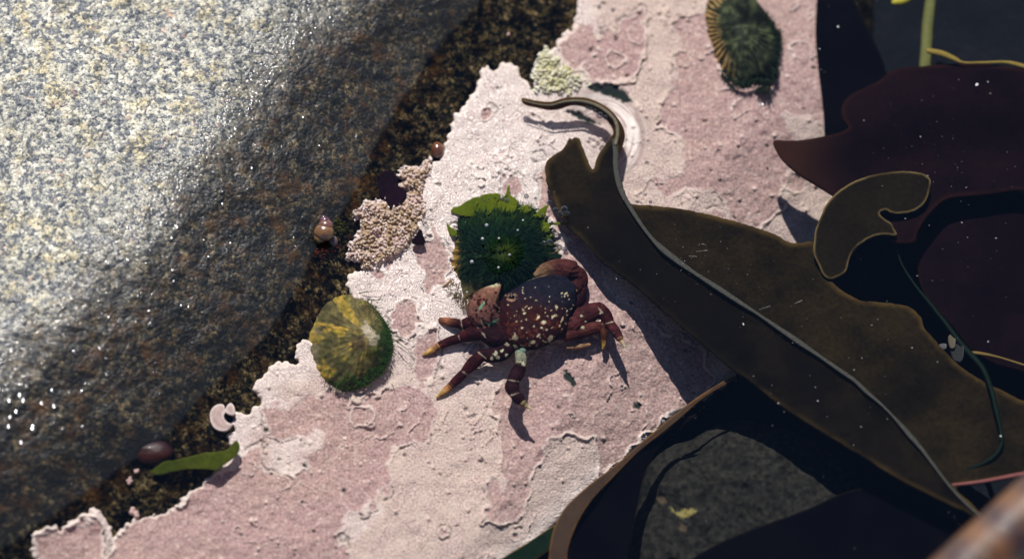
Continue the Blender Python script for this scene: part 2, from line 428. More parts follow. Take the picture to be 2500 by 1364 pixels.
SLQ = np.arange(0, 3000, 10.0)
SLZ = np.concatenate([[0], np.cumsum(np.interp(SLQ, [0, 100, 200, 280, 340, 400, 480, 700, 1000, 1600], [.66, .52, .43, .35, .27, .13, .06, .03, .0, -.06]) * 10)[:-1]])
def granite_z(X, Y, detail=True):
    d, s = seg_dist(X, Y, WATERLINE, False); d = d * np.where(s > 0, 1, -1) * GR_SIGN
    up = np.interp(np.maximum(d, 0), SLQ, SLZ)
    u = np.maximum(-d, 0); dn = -30 * (1 - np.exp(-u / 60)) - .11 * u - .30 * np.maximum(u - 720, 0) * sstep(150, 450, Y)
    z = np.where(d > 0, up, dn)
    z = z + fbm(X / 190, Y / 190, 3, 3) * (9 + 5 * sstep(-50, 300, d)) * sstep(-260, 0, d)
    if detail: z = z + fbm(X / 22, Y / 22, 9, 4) * (1.5 + 1.6 * sstep(-140, 60, d))
    e, s2 = seg_dist(X, Y, SHELF_EDGE, False); e = e * np.where(s2 > 0, 1, -1) * SH_SIGN
    z = z - 300 * sstep(20, -130, e)
    return z, d, e
GR_SIGN = SH_SIGN = 1
_z, _d, _e = granite_z(np.array([200.0]), np.array([400.0]))
GR_SIGN = 1 if _d[0] > 0 else -1; SH_SIGN = 1 if _e[0] > 0 else -1

def axis(a, b, lo, hi, step, big):
    return np.concatenate([np.arange(lo, a, big), np.arange(a, b, step), np.arange(b, hi + big, big)])
gx = axis(-20, 1560, -900, 2400, 3.4, 24); gy = axis(-20, 1390, -900, 1900, 3.4, 24)
X, Y = np.meshgrid(gx, gy); nr, nc = X.shape; Xr, Yr = X.ravel(), Y.ravel()
z, d, e = granite_z(Xr, Yr)
wn = fbm(Xr / 120, Yr / 120, 21, 4) * 90 + fbm(Xr / 18, Yr / 18, 25, 3) * 45
tilt = np.interp(Yr, [0, 400, 900, 1364], [300, 365, 385, 380])
wet = 1 - sstep(tilt - 90, tilt + 150, d + wn * .7)
film = sstep(-80, 40, d) * (1 - sstep(240, 380, d)) * .8 + .35
bo = link('granite_boulder', mesh('granite_boulder', at(Xr, Yr, z - 2), grid_faces(nr, nc), M_GRAN, {'wet': wet, 'film': film, 'air': sstep(-2, 4, z), 'crev_shade': np.maximum(sstep(1.1, .7, np.hypot((Xr - 362) / 74, (Yr - 1094) / 52) + fbm(Xr / 22, Yr / 22, 35, 3) * .35), sstep(1.1, .7, np.hypot((Xr - 790) / 40, (Yr - 560) / 42) + fbm(Xr / 14, Yr / 14, 36, 3) * .3) * .8)}))
tag(bo, 'speckled grey granite boulder sloping down into the pool, dry and pale on top', 'boulder')

g = np.linspace(-1.6, 1.6, 90); GX, GY = np.meshgrid(g, g)
fz = -300 * S + fbm(GX * 9, GY * 9, 2, 4) * .006
fl = link('pool_floor', mesh('pool_floor', np.stack([GX.ravel(), GY.ravel(), fz.ravel()], 1), grid_faces(90, 90), M_FLOOR))
tag(fl, 'dark muddy floor of the tide pool', 'pool floor', kind='structure')
wt = link('water', mesh('water', [(-1.6, -1.6, 0), (1.6, -1.6, 0), (1.6, 1.6, 0), (-1.6, 1.6, 0)], [[0, 1, 2, 3]], M_WATER))
tag(wt, 'clear still water filling the tide pool', 'water', kind='structure')

# ---------------------------------------------------------------- pink coralline crust
CRUST = [(1407, -60), (1407, 0), (1411, 27), (1405, 51), (1407, 64), (1386, 76), (1371, 89), (1362, 112), (1345, 128), (1325, 150), (1312, 190), (1302, 216), (1297, 219), (1292, 205), (1287, 194), (1272, 185), (1263, 169), (1248, 162), (1230, 157),
         (1225, 169), (1204, 172), (1187, 165), (1174, 172), (1167, 196), (1167, 212), (1150, 233), (1140, 246), (1130, 270), (1112, 280), (1108, 293), (1098, 320), (1091, 341), (1085, 352), (1081, 374), (1071, 391), (1055, 400), (1040, 430), (1035, 470),
         (1020, 500), (1010, 540), (960, 560), (930, 600), (900, 640), (884, 660), (862, 668), (852, 678), (850, 692), (860, 720), (850, 800), (780, 830), (738, 828), (722, 851), (720, 868), (732, 885), (708, 888), (688, 892), (669, 890), (644, 911), (637, 924), (622, 938), (620, 951), (634, 965),
         (644, 982), (634, 995), (620, 998), (610, 1012), (600, 1009), (575, 1012), (567, 1035), (573, 1052), (561, 1062), (562, 1086), (573, 1100), (560, 1125), (530, 1145), (500, 1170), (482, 1191), (465, 1197), (448, 1211), (442, 1228), (418, 1241),
         (378, 1260), (357, 1261), (330, 1268), (307, 1282), (287, 1302), (275, 1309), (270, 1288), (260, 1268), (243, 1255), (229, 1245), (216, 1255), (202, 1256), (185, 1270), (172, 1278), (148, 1288), (145, 1295), (138, 1282), (118, 1282), (98, 1295),
         (81, 1309), (79, 1339), (91, 1364), (80, 1500), (700, 1600), (1150, 1460), (1300, 1345), (1400, 1250), (1490, 1165), (1570, 1095), (1668, 1008), (1770, 940), (1830, 880), (1920, 770), (2020, 620), (2095, 480), (2080, 300), (2085, -60), (2085, -200), (1407, -200)]
MAUVE = [
 [(1370, 91), (1403, 67), (1457, 61), (1464, 111), (1460, 125), (1423, 152), (1396, 158), (1370, 128)],
 [(1508, 78), (1528, 57), (1552, 54), (1572, 64), (1580, 88), (1578, 142), (1568, 169), (1508, 199), (1440, 192), (1427, 162), (1464, 128), (1466, 70)],
 [(1552, 34), (1566, 28), (1578, 40), (1572, 52), (1556, 50)],
 [(1640, 60), (1700, 40), (1990, -100), (2085, -100), (2090, 300), (1960, 420), (1890, 520), (1850, 570), (1790, 545), (1745, 480), (1690, 462), (1640, 475), (1600, 478), (1580, 442), (1655, 425), (1668, 385), (1664, 320), (1612, 300), (1622, 262), (1655, 200), (1640, 150), (1668, 105)],
 [(1308, 430), (1330, 385), (1360, 390), (1420, 560), (1450, 650), (1480, 760), (1400, 700), (1395, 600), (1350, 560), (1330, 480)],
 [(1380, 570), (1420, 590), (1480, 700), (1560, 760), (1700, 850), (1760, 930), (1660, 1000), (1600, 1040), (1510, 1120), (1465, 1160), (1452, 1070), (1400, 1060), (1330, 1080), (1300, 1130), (1288, 1180), (1248, 1178), (1228, 1130), (1232, 1080), (1217, 1010), (1220, 955), (1240, 900), (1310, 870), (1400, 820), (1390, 700)],
 [(638, 1000), (690, 988), (760, 958), (812, 950), (868, 992), (918, 962), (990, 930), (1025, 950), (1064, 992), (1060, 1025), (1030, 1078), (962, 1092), (942, 1128), (946, 1170), (902, 1220), (888, 1242), (838, 1252), (826, 1290), (860, 1364), (850, 1500), (230, 1500), (275, 1316), (340, 1272), (440, 1232), (480, 1192), (560, 1142), (610, 1090), (660, 1050)],
 [(1170, 1280), (1190, 1205), (1202, 1172), (1216, 1205), (1240, 1215), (1290, 1190), (1272, 1240), (1256, 1268), (1225, 1282)],
 [(958, 762), (985, 742), (1012, 748), (1016, 780), (1005, 806), (988, 822), (966, 800)],
 [(1039, 536), (1063, 541), (1084, 583), (1084, 660), (1057, 657), (1010, 628), (999, 598), (1020, 591), (1049, 583)],
 [(1040, 648), (1072, 652), (1082, 690), (1050, 697)],
 [(940, 632), (966, 624), (962, 652), (944, 660)],
 [(1230, 430), (1270, 418), (1284, 470), (1245, 480), (1228, 465)],
 [(1020, 830), (1060, 815), (1065, 900), (1040, 950), (1000, 930)],
 [(88, 1310), (130, 1298), (200, 1275), (235, 1270), (255, 1310), (250, 1400), (100, 1400)],
]
CREAM = [[(1925, 285), (1975, 270), (2015, 330), (1990, 345), (1935, 345)], [(1905, 470), (1930, 400), (2000, 450), (2050, 490), (2000, 520), (1910, 512)], [(1690, 500), (1740, 485), (1792, 540), (1700, 522), (1600, 510)],
         [(650, 1072), (690, 1060), (740, 1052), (776, 1035), (792, 1060), (786, 1100), (740, 1108), (760, 1140), (720, 1170), (690, 1160), (640, 1150)], [(820, 1288), (850, 1240), (905, 1225), (925, 1250), (890, 1300), (830, 1335)],
         [(640, 990), (700, 975), (760, 952), (700, 1000)], [(1395, 745), (1440, 735), (1500, 800), (1430, 820)]]
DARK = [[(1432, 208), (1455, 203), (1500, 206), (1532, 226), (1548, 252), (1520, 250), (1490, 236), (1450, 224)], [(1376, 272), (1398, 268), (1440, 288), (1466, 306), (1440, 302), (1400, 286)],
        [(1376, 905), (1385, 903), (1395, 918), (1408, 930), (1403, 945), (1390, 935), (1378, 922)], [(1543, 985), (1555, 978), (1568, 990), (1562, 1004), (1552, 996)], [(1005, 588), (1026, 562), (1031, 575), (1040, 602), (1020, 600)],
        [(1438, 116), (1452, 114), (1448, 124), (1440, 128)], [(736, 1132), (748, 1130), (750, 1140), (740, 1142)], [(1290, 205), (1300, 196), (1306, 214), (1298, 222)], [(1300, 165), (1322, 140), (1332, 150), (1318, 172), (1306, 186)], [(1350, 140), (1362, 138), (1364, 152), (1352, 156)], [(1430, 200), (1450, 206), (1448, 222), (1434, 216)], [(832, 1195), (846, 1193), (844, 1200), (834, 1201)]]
st = 2.7
gx = np.concatenate([np.arange(-60, 2110, st)]); gy = np.arange(-80, 1500, st)
X, Y = np.meshgrid(gx, gy); Xr, Yr = X.ravel(), Y.ravel()
keep = sdf_box(Xr, Yr, CRUST, 30) > -29
idx = np.full(len(Xr), -1); idx[keep] = np.arange(keep.sum())
F = grid_faces(len(gy), len(gx)); F = idx[F]; F = F[(F >= 0).all(1)]
x, y = Xr[keep], Yr[keep]
z0, d, e = granite_z(x, y, False)
sd0 = sdf(x, y, CRUST)
edge = sd0 + fbm(x / 26, y / 26, 31, 3) * 7 + (0.55 - worley(x / 19, y / 19, 33)) * 13 * (sd0 < 60)
pn = fbm(x / 70, y / 70, 40, 3) * 22 + fbm(x / 28, y / 28, 41, 4) * 16 + (0.5 - worley(x / 26, y / 26, 44)) * 10
mv = np.full(len(x), -60.0)
for p in MAUVE: mv = np.maximum(mv, sdf_box(x, y, p))
for p in CREAM: mv = np.minimum(mv, -sdf_box(x, y, p))
mv = mv + pn
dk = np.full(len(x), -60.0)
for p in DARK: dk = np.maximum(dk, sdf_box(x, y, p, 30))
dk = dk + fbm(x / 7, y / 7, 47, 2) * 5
nmask = sstep(-.25, .35, fbm(x / 150, y / 150, 52, 2) + .12)
ridge = np.exp(-((mv + 3.5) / 3.4) ** 2) * nmask
q2 = fbm(x / 95, y / 95, 57, 4); ridge = np.maximum(ridge, np.exp(-(q2 / .012) ** 2) * sstep(.0, .3, fbm(x / 130, y / 130, 58, 2)) * .9)
rimw = np.clip(1 - np.abs(edge - 3) / 6, 0, 1)
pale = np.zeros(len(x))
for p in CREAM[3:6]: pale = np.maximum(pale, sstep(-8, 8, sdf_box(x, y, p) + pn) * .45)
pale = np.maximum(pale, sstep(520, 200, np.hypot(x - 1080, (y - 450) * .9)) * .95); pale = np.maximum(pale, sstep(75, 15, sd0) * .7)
kr = np.random.default_rng(5)
def scatter(n, lo, hi):
    out = []
    while len(out) < n:
        a, b = kr.uniform(520, 2060), kr.uniform(0, 1364)
        if sdf(np.array([a]), np.array([b]), CRUST)[0] > 20: out.append((a, b, kr.uniform(lo, hi)))
    return out
for (a, b, q) in scatter(26, 8, 26):          # young round crusts, each with a pale rim
    m = (np.abs(x - a) < 40) & (np.abs(y - b) < 40); dd_ = q - np.hypot(x[m] - a, (y[m] - b) * 1.2) + pn[m] * .8
    mv[m] = np.where(dd_ > mv[m], dd_, mv[m]); ridge[m] = np.maximum(ridge[m], np.exp(-((dd_ + 3) / 3) ** 2) * .8 * nmask[m])
knob = np.zeros(len(x)); pit = np.zeros(len(x))
for (a, b, q) in scatter(210, 4, 9):
    m = (np.abs(x - a) < 12) & (np.abs(y - b) < 12); knob[m] = np.maximum(knob[m], sstep(1, .2, np.hypot(x[m] - a, y[m] - b) / q))
for (a, b, q) in scatter(60, 3, 7):
    m = (np.abs(x - a) < 16) & (np.abs(y - b) < 16); pit[m] = np.maximum(pit[m], sstep(1.1, .6, np.hypot(x[m] - a, (y[m] - b) * 1.4) / q + fbm(x[m] / 5, y[m] / 5, 38, 2) * .5))
crack = np.exp(-((mv + 9) / 2.2) ** 2) * sstep(.12, .3, fbm(x / 60, y / 60, 59, 2)) * (mv < -4)
MAUVE_M = sstep(-3, 4.5, mv + fbm(x / 9, y / 9, 76, 3) * 5)
h = 7 * sstep(-3, 9, edge) - 16 * sstep(2, -8, edge) + ridge * 6 + rimw * 1.5 - 5 * sstep(-2, 4, dk)
h = h + knob * 5 - pit * 4 - crack * 5
h = h + fbm(x / 60, y / 60, 61, 3) * 6 + fbm(x / 15, y / 15, 62, 3) * 2.6 * (.35 + .65 * MAUVE_M) - MAUVE_M * 1.5
for (bx, by, br, bh) in ((1050, 932, 13, 4), (985, 780, 20, 3), (1160, 870, 12, 3)): h += bh * sstep(br, br * .6, np.hypot(x - bx, y - by))
rimw = np.maximum(rimw, sstep(15, 9, np.hypot((x - 1050) * .8, y - 932)) * .8)
# refraction rings of the water round the curled kelp tip, painted into the crust
cx, cy = 1462, 335; ang = np.arctan2(y - cy, x - cx); rad = np.hypot(x - cx, y - cy)
w = sstep(128, 88, rad) * sstep(30, 50, rad) * sstep(-2.5, -1.8, ang) * sstep(1.1, .6, ang)
th = ang * (1 - w * .93)
rr = rad * (1 + w * 1.1)
pcx = np.where(w > 0, cx + rr * np.cos(th), x); pcy = np.where(w > 0, cy + rr * np.sin(th), y)
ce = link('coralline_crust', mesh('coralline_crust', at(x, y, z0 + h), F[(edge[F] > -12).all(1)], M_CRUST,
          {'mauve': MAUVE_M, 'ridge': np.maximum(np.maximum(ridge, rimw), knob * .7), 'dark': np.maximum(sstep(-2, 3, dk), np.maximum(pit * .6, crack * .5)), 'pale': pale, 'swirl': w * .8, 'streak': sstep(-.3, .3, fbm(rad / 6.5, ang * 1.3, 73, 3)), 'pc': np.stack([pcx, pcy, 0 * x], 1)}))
tag(ce, 'cream and mauve pink coralline crust with lobed edges covering the sunken rock shelf', 'coralline algae')

def shelf(px, py):
    zz, *_ = granite_z(np.array([float(px)]), np.array([float(py)]), False); return float(zz[0]) + 6

# ================================================================ kelp and other weeds
MIDRIB = [(1500, 345, 7), (1503, 370, 7), (1503, 400, 7), (1507, 432, 7), (1516, 464, 7), (1530, 492, 7), (1560, 540, 7), (1590, 580, 7), (1620, 610, 8), (1660, 641, 8), (1700, 669, 8), (1750, 701, 9), (1800, 734, 9), (1850, 766, 9), (1900, 800, 9), (1950, 834, 9), (2000, 868, 9),
          (2050, 903, 8), (2085, 927, 8), (2115, 955, 8), (2150, 985, 8), (2180, 1015, 8), (2220, 1060, 8), (2250, 1095, 8), (2280, 1135, 8), (2310, 1175, 8), (2345, 1215, 7), (2390, 1257, 6)]
MR = [(a, b) for a, b, c in MIDRIB]
def mid_side(px, py):
    dd, s = seg_dist(px, py, MR, False); return dd, s
_r = mid_side(np.array([2000.0]), np.array([700.0]))[1][0]
def kelp_z(px, py):
    dd, s = mid_side(px, py); right = s == _r
    zr = -4 - .13 * dd + 5 * np.sin(px / 47 + py / 90) * sstep(30, 160, dd)
    lobe = sstep(1560, 1450, px)
    zl = -4 - (1 - lobe) * .5 * np.minimum(dd, 18) - .13 * dd + 4 * np.sin(px / 40 - py / 60) * sstep(20, 120, dd)
    return np.where(right, np.maximum(zr, -60), zl) + fbm(px / 70, py / 70, 71, 4) * 9 * sstep(10, 80, dd)
def kelp_shade(px, py):
    """painted shade: the base colour is darker on the near side of the midrib"""
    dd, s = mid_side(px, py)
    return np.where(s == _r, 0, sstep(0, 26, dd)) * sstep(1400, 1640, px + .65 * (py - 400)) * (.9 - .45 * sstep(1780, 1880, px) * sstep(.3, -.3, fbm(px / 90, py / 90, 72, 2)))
KELP = [(1448, 414), (1458, 383), (1475, 358), (1488, 342), (1497, 336), (1508, 336), (1511, 370), (1510, 400), (1514, 430), (1524, 463), (1540, 496), (1580, 500), (1640, 507), (1700, 517), (1760, 531), (1810, 545), (1850, 557), (1890, 572), (1925, 590), (1955, 593),
        (1985, 590), (2000, 620), (2012, 660), (2032, 690), (2060, 711), (2100, 732), (2140, 737), (2190, 742), (2225, 752), (2248, 775), (2256, 800), (2275, 820), (2300, 850), (2340, 890), (2390, 925), (2440, 950), (2510, 983), (2600, 1020), (2600, 1140), (2500, 1160),
        (2400, 1178), (2335, 1188), (2368, 1225), (2398, 1258), (2385, 1264), (2350, 1246), (2300, 1222), (2200, 1172), (2100, 1110), (2000, 1050), (1900, 985), (1830, 930), (1780, 895), (1700, 828), (1620, 760), (1560, 706), (1505, 665), (1464, 635), (1424, 588), (1385, 553),
        (1362, 515), (1350, 482), (1339, 460), (1332, 430), (1331, 404), (1339, 388), (1358, 375), (1371, 367), (1381, 355), (1390, 336), (1396, 339), (1402, 335), (1414, 338), (1421, 355), (1432, 381)]
k = thing('kelp', 'large golden brown kelp with a pale midrib and a curled torn tip', 'kelp')
sheet('blade', KELP, kelp_z, M_KELP, 4, k, fine=5, coarse=13, rim=36, rough=1.8, shade_or_tip=kelp_shade)
mb = MB(); ribbon(mb, [(a, b, -2 if a < 2250 else -2 - (a - 2250) * .02, c * (.55 + .3 * (a < 1760) + .16 * math.sin(a * .043) + .10 * math.sin(a * .117))) for a, b, c in MIDRIB], np.array((.038, .035, .028)), flat=.22, n=10)
M_RIB = mat_tint('kelp_midrib', .6, .1, 700, .6, .0003); mb.build('midrib', M_RIB, k)
TIP = [(1275, 239), (1310, 246), (1345, 248), (1375, 240), (1405, 237), (1440, 241), (1475, 257), (1500, 278), (1519, 305), (1526, 330), (1520, 358), (1512, 378), (1507, 372), (1500, 350), (1488, 342), (1497, 325), (1492, 308), (1478, 290), (1450, 271), (1420, 259), (1395, 257), (1365, 266), (1340, 268), (1310, 262), (1280, 254)]
def tip_z(px, py):
    dd, s = seg_dist(px, py, [(1275, 245), (1345, 256), (1385, 246), (1420, 245), (1455, 256), (1485, 274), (1503, 297), (1508, 330), (1503, 370)], False)
    return -3 - dd * 1.1
sheet('curled_tip', TIP, tip_z, mat_blade('kelp_tip', (.05, .024, .007), (.11, .055, .014), (.16, .09, .03), .3), 3, k, fine=3, coarse=6, rim=5)
mb = MB(); ribbon(mb, [(1279, 246, 0, 1.5), (1310, 254, 0, 2), (1345, 257, 0, 2), (1380, 248, 0, 3), (1420, 247, 0, 4), (1455, 257, 0, 4.5), (1484, 275, 0, 4.5), (1503, 298, 0, 4.5), (1508, 325, 0, 4.5), (1503, 352, 0, 4.5)], np.array((.10, .085, .055)), n=8)
mb.build('midrib', M_RIB, k)

FROND = [(1987, 592), (1991, 561), (2005, 525), (2016, 500), (2041, 472), (2072, 450), (2111, 433), (2155, 423), (2205, 418), (2244, 422), (2264, 430), (2272, 441), (2270, 461), (2261, 489), (2247, 505), (2225, 517), (2194, 521), (2175, 519), (2162, 512), (2147, 519), (2158, 533), (2175, 544), (2183, 558), (2190, 571), (2186, 575),
         (2158, 572), (2130, 578), (2105, 592), (2086, 608), (2075, 628), (2070, 645), (2066, 660), (2055, 670), (2027, 681), (2010, 670), (1999, 647), (1987, 620)]
tag(sheet('curved_frond', FROND, lambda a, b: -10 + 3 * np.sin(a / 40) - .02 * np.abs(b - 500), M_FROND, 4, fine=4, coarse=14, rim=15, rough=.8), 'small olive frond curved like a hook with a pale edge and a notch', 'seaweed frond')
MA = [(1889, 344), (1925, 343), (1960, 342), (2021, 331), (2055, 322), (2072, 310), (2062, 296), (2054, 275), (2060, 250), (2080, 230), (2110, 215), (2145, 198), (2170, 178), (2200, 166), (2240, 163), (2300, 158), (2350, 155), (2420, 158), (2500, 168), (2640, 190), (2640, 478), (2500, 464), (2450, 468), (2400, 475), (2330, 481),
      (2300, 492), (2275, 515), (2255, 540), (2238, 572), (2232, 592), (2180, 590), (2130, 552), (2085, 512), (2035, 479), (1990, 451), (1950, 426), (1915, 396), (1896, 369)]
MB_GROUP = 'maroon kelp blades lying in the pool'
def ma_z(a, b):
    ln, s = seg_dist(a, b, [(1889, 344), (2055, 322), (2130, 285), (2250, 250), (2420, 230), (2640, 220)], False)
    return -38 + 20 * np.cos(ln / 46) * sstep(1900, 2050, a) - .02 * ln + 6 * fbm(a / 120, b / 120, 81, 2)
tag(sheet('maroon_blade', MA, ma_z, M_MARTIP, 4, fine=6, coarse=18, rim=30, shade_or_tip=lambda a, b: sstep(2110, 1900, a)), 'broad maroon blade with a pointed horn shaped tip over the sunlit pink crust', 'seaweed blade', MB_GROUP)
MBB = [(2238, 598), (2250, 562), (2270, 537), (2300, 512), (2350, 500), (2420, 497), (2500, 493), (2640, 485), (2640, 960), (2500, 906), (2440, 890), (2400, 870), (2370, 850), (2330, 800), (2280, 745), (2250, 700), (2240, 650)]
tag(sheet('maroon_blade', MBB, lambda a, b: -95 + 14 * np.sin(a / 70 + b / 110) + 6 * fbm(a / 90, b / 90, 83, 2), M_MAROON, 4, rim=10), 'smooth wide maroon blade beneath the hooked frond, beside the green grass strand', 'seaweed blade', MB_GROUP)
MC = [(1994, -90), (1994, 0), (1991, 78), (1996, 145), (2004, 209), (2012, 277), (2021, 345), (2090, 340), (2160, 240), (2166, 182), (2130, 90), (2085, 0), (2060, -90)]  # dark blade; its left part is a sheet standing in for shade
tag(sheet('blackish_blade', MC, lambda a, b: -100 + 4 * np.sin(b / 50), M_DARK, 4, rim=10), 'blackish blade widened to a straight edge in place of shade, beside the limpet, above the horn tipped one', 'seaweed blade', MB_GROUP)
MD = [(2066, 1200), (1960, 1246), (1800, 1305), (1690, 1362), (1600, 1440), (1600, 1540), (2420, 1540), (2440, 1380), (2360, 1290), (2260, 1235), (2150, 1190)]
tag(sheet('blackish_blade', MD, lambda a, b: -90 + 8 * np.sin(a / 90), M_DARK, 4, rim=10), 'blackish blade covering the lower side of the olive stone', 'seaweed blade', MB_GROUP)
ME = [(1700, 1012), (1620, 1078), (1580, 1140), (1562, 1200), (1546, 1290), (1530, 1364), (1520, 1480), (1384, 1480), (1392, 1340), (1420, 1268), (1470, 1195), (1540, 1120), (1640, 1040)]
tag(sheet('blackish_blade', ME, lambda a, b: -92 + 10 * np.sin(a / 30 + .6), M_DARK, 4, rim=9), 'narrow blackish blade between the tan strap and the olive stone', 'seaweed blade', MB_GROUP)
MT = [(1790, 918), (1740, 945), (1670, 993), (1605, 1046), (1504, 1133), (1437, 1184), (1383, 1234), (1357, 1278), (1345, 1320), (1340, 1364), (1335, 1480), (1384, 1480), (1384, 1364), (1393, 1315), (1416, 1262), (1448, 1215), (1500, 1160), (1562, 1098), (1645, 1032), (1715, 972), (1790, 926)]
tag(sheet('tan_strap', MT, lambda a, b: -78 + 0 * a, M_TAN, 4, fine=4, coarse=10, rim=8), 'smooth tan strap of kelp running along the edge of the pink shelf', 'seaweed strap')
MG = [(1130, 1430), (1225, 1362), (1290, 1322), (1350, 1283), (1358, 1290), (1352, 1312), (1342, 1338), (1290, 1375), (1200, 1440)]
tag(sheet('green_strap', MG, lambda a, b: -82 + 0 * a, M_GREEN, 3, fine=4, coarse=10, rim=5), 'dark green strap with an orange edge beside the tan strap', 'seaweed strap')

mb = MB(); ribbon(mb, [(2282, -90, -70, 13), (2272, 0, -70, 14), (2265, 60, -72, 15), (2262, 110, -74, 15), (2257, 175, -78, 15)], np.array((.11, .11, .035)), n=12, flat=.8)
tag(mb.build('pale_stipe', M_WEED), 'pale olive stalk standing upright in the dark top corner', 'seaweed stalk')
mb = MB(); ribbon(mb, [(2184, 6, -40, 8), (2196, 3, -40, 14), (2214, -8, -40, 17), (2240, -30, -40, 14)], np.array((.35, .30, .035)), n=12)
tag(mb.build('float_bladder', M_WEED), 'bright yellow float bladder just left of the pale stalk', 'float bladder')
mb = MB(); ribbon(mb, [(2268, 125, -30, 8), (2300, 132, -30, 9), (2330, 144, -30, 7), (2352, 153, -30, 3), (2400, 153, -28, 3), (2450, 152, -28, 4), (2480, 157, -28, 6), (2530, 172, -28, 7)], np.array((.20, .14, .03)), n=10)
tag(mb.build('ochre_frond', M_WEED), 'ochre club tipped frond along the top of the maroon blade', 'seaweed frond')
mb = MB(); ribbon(mb, [(2186, 590, -55, 2), (2200, 640, -55, 2.5), (2230, 690, -52, 3.5), (2270, 740, -50, 5), (2310, 790, -50, 6), (2340, 830, -48, 7), (2370, 865, -45, 8), (2400, 900, -35, 7), (2420, 950, -18, 6), (2432, 1000, -12, 6), (2446, 1070, -12, 5), (2432, 1108, -12, 5), (2390, 1135, -12, 5), (2330, 1152, -14, 4)], np.array((.0018, .0065, .0035)), n=8)
tag(mb.build('surfgrass_strand', M_WEED), 'thin dark green grass strand winding over the kelp', 'sea grass')
mb = MB(); ribbon(mb, [(2326, 1183, -6, 4), (2400, 1174, -6, 4.5), (2520, 1152, -4, 6), (2600, 1140, -4, 6)], np.array((.16, .055, .05)), n=8)
tag(mb.build('pink_twig', M_WEED), 'thin straight pink twig beside the end of the kelp midrib', 'seaweed twig')
mb = MB(); ribbon(mb, [(2362, 860, -58, 3), (2390, 862, -56, 5), (2440, 872, -54, 3), (2520, 897, -54, 3)], np.array((.13, .085, .025)), n=8)
tag(mb.build('ochre_twig', M_WEED), 'thin ochre twig poking out behind the green grass strand', 'seaweed twig')
for (px_, py_, w_, h_, c_, lab) in ((2324, 832, 9, 18, (.075, .058, .036), 'flat tan shell chip wedged beside the green grass strand'), (2302, 845, 9, 7, (.06, .058, .06), 'small pale grey shell chip at the edge of the kelp'), (2337, 860, 16, 22, (.010, .010, .011), 'dark grey flat chip under the tan shell chip'),
                              (2303, 0, 0, 0, 0, '')):
    if not w_: continue
    sh_ = [(px_ - w_, py_ - h_ * .6), (px_ + w_ * .2, py_ - h_), (px_ + w_, py_ - h_ * .7), (px_ + w_ * .8, py_ + h_ * .8), (px_ - w_ * .2, py_ + h_), (px_ - w_ * .8, py_ + h_ * .5)]
    tag(sheet('shell_chip', sh_, lambda a, b: -50 + (a - px_) * .5, M_FLECK, 4, fine=3, coarse=6, rim=4, tint=lambda a, b, d: np.broadcast_to(np.array(c_), (len(a), 3)).copy()), lab, 'shell chip')

# submerged stone
ST = [(1555, 1230), (1562, 1185), (1575, 1145), (1605, 1108), (1645, 1085), (1690, 1072), (1730, 1045), (1790, 1025), (1880, 1035), (1980, 1075), (2080, 1150), (2120, 1240), (2090, 1340), (1980, 1440), (1800, 1500), (1620, 1490), (1540, 1400), (1535, 1310)]
def stone_z(a, b):
    d_ = sdf(a, b, spline(ST, 20)); q = np.clip(d_ / 150, 0, 1)
    v = np.exp(-((a - 1625) / 45) ** 2 - ((b - 1225) / 40) ** 2)
    return -255 + 125 * np.sqrt(1 - (1 - q) ** 2) + fbm(a / 26, b / 26, 91, 4) * 9 - 22 * v
def stone_tint(a, b, d_):
    n = fbm(a / 9, b / 9, 93, 3); c = np.array((.0165, .0152, .0125))[None] * (1 + .8 * n[:, None])
    m = sstep(-1, 3, sdf(a, b, [(1632, 1236), (1655, 1250), (1672, 1240), (1702, 1240), (1700, 1250), (1686, 1260), (1662, 1262), (1645, 1252)]) + 4 * fbm(a / 8, b / 8, 95, 2))
    m2 = sstep(-1, 4, sdf(a, b, [(1600, 1212), (1620, 1206), (1632, 1225), (1612, 1232)])) * .5 + sstep(-1, 4, sdf(a, b, [(1660, 1275), (1678, 1285), (1676, 1300), (1656, 1292)])) * .6
    c = c * (1 - m[:, None]) + np.array((.17, .14, .05))[None] * m[:, None]
    return c * (1 - m2[:, None]) + np.array((.10, .07, .04))[None] * m2[:, None]
tag(sheet('olive_stone', ST, stone_z, M_STONE, 40, fine=5, coarse=5, rim=14, tint=stone_tint), 'rounded olive grey stone half shaded at the bottom of the pool', 'stone')

# wet stalk standing out of the water in the near corner
mb = MB(); p = spline([(2296, 1475, 620, 84), (2376, 1394, 640, 82), (2456, 1320, 660, 80), (2540, 1240, 680, 78), (2640, 1140, 700, 76)], 12, False)
u = np.linspace(0, 1, len(p)); cc = np.stack([.085 + .04 * np.sin(u * 23), .034 + .015 * np.sin(u * 23), .012 + 0 * u], 1)
tube(mb, at(p[:, 0], p[:, 1], p[:, 2]), p[:, 3] * S, cc, 24)
stl = mb.build('wet_kelp_stalk', mat_tint('wet_stalk', .45, .4, 120, .7, .0012, coat=1.0)); tag(stl, 'thick shiny orange brown stalk leaning into the bottom corner', 'kelp stalk')

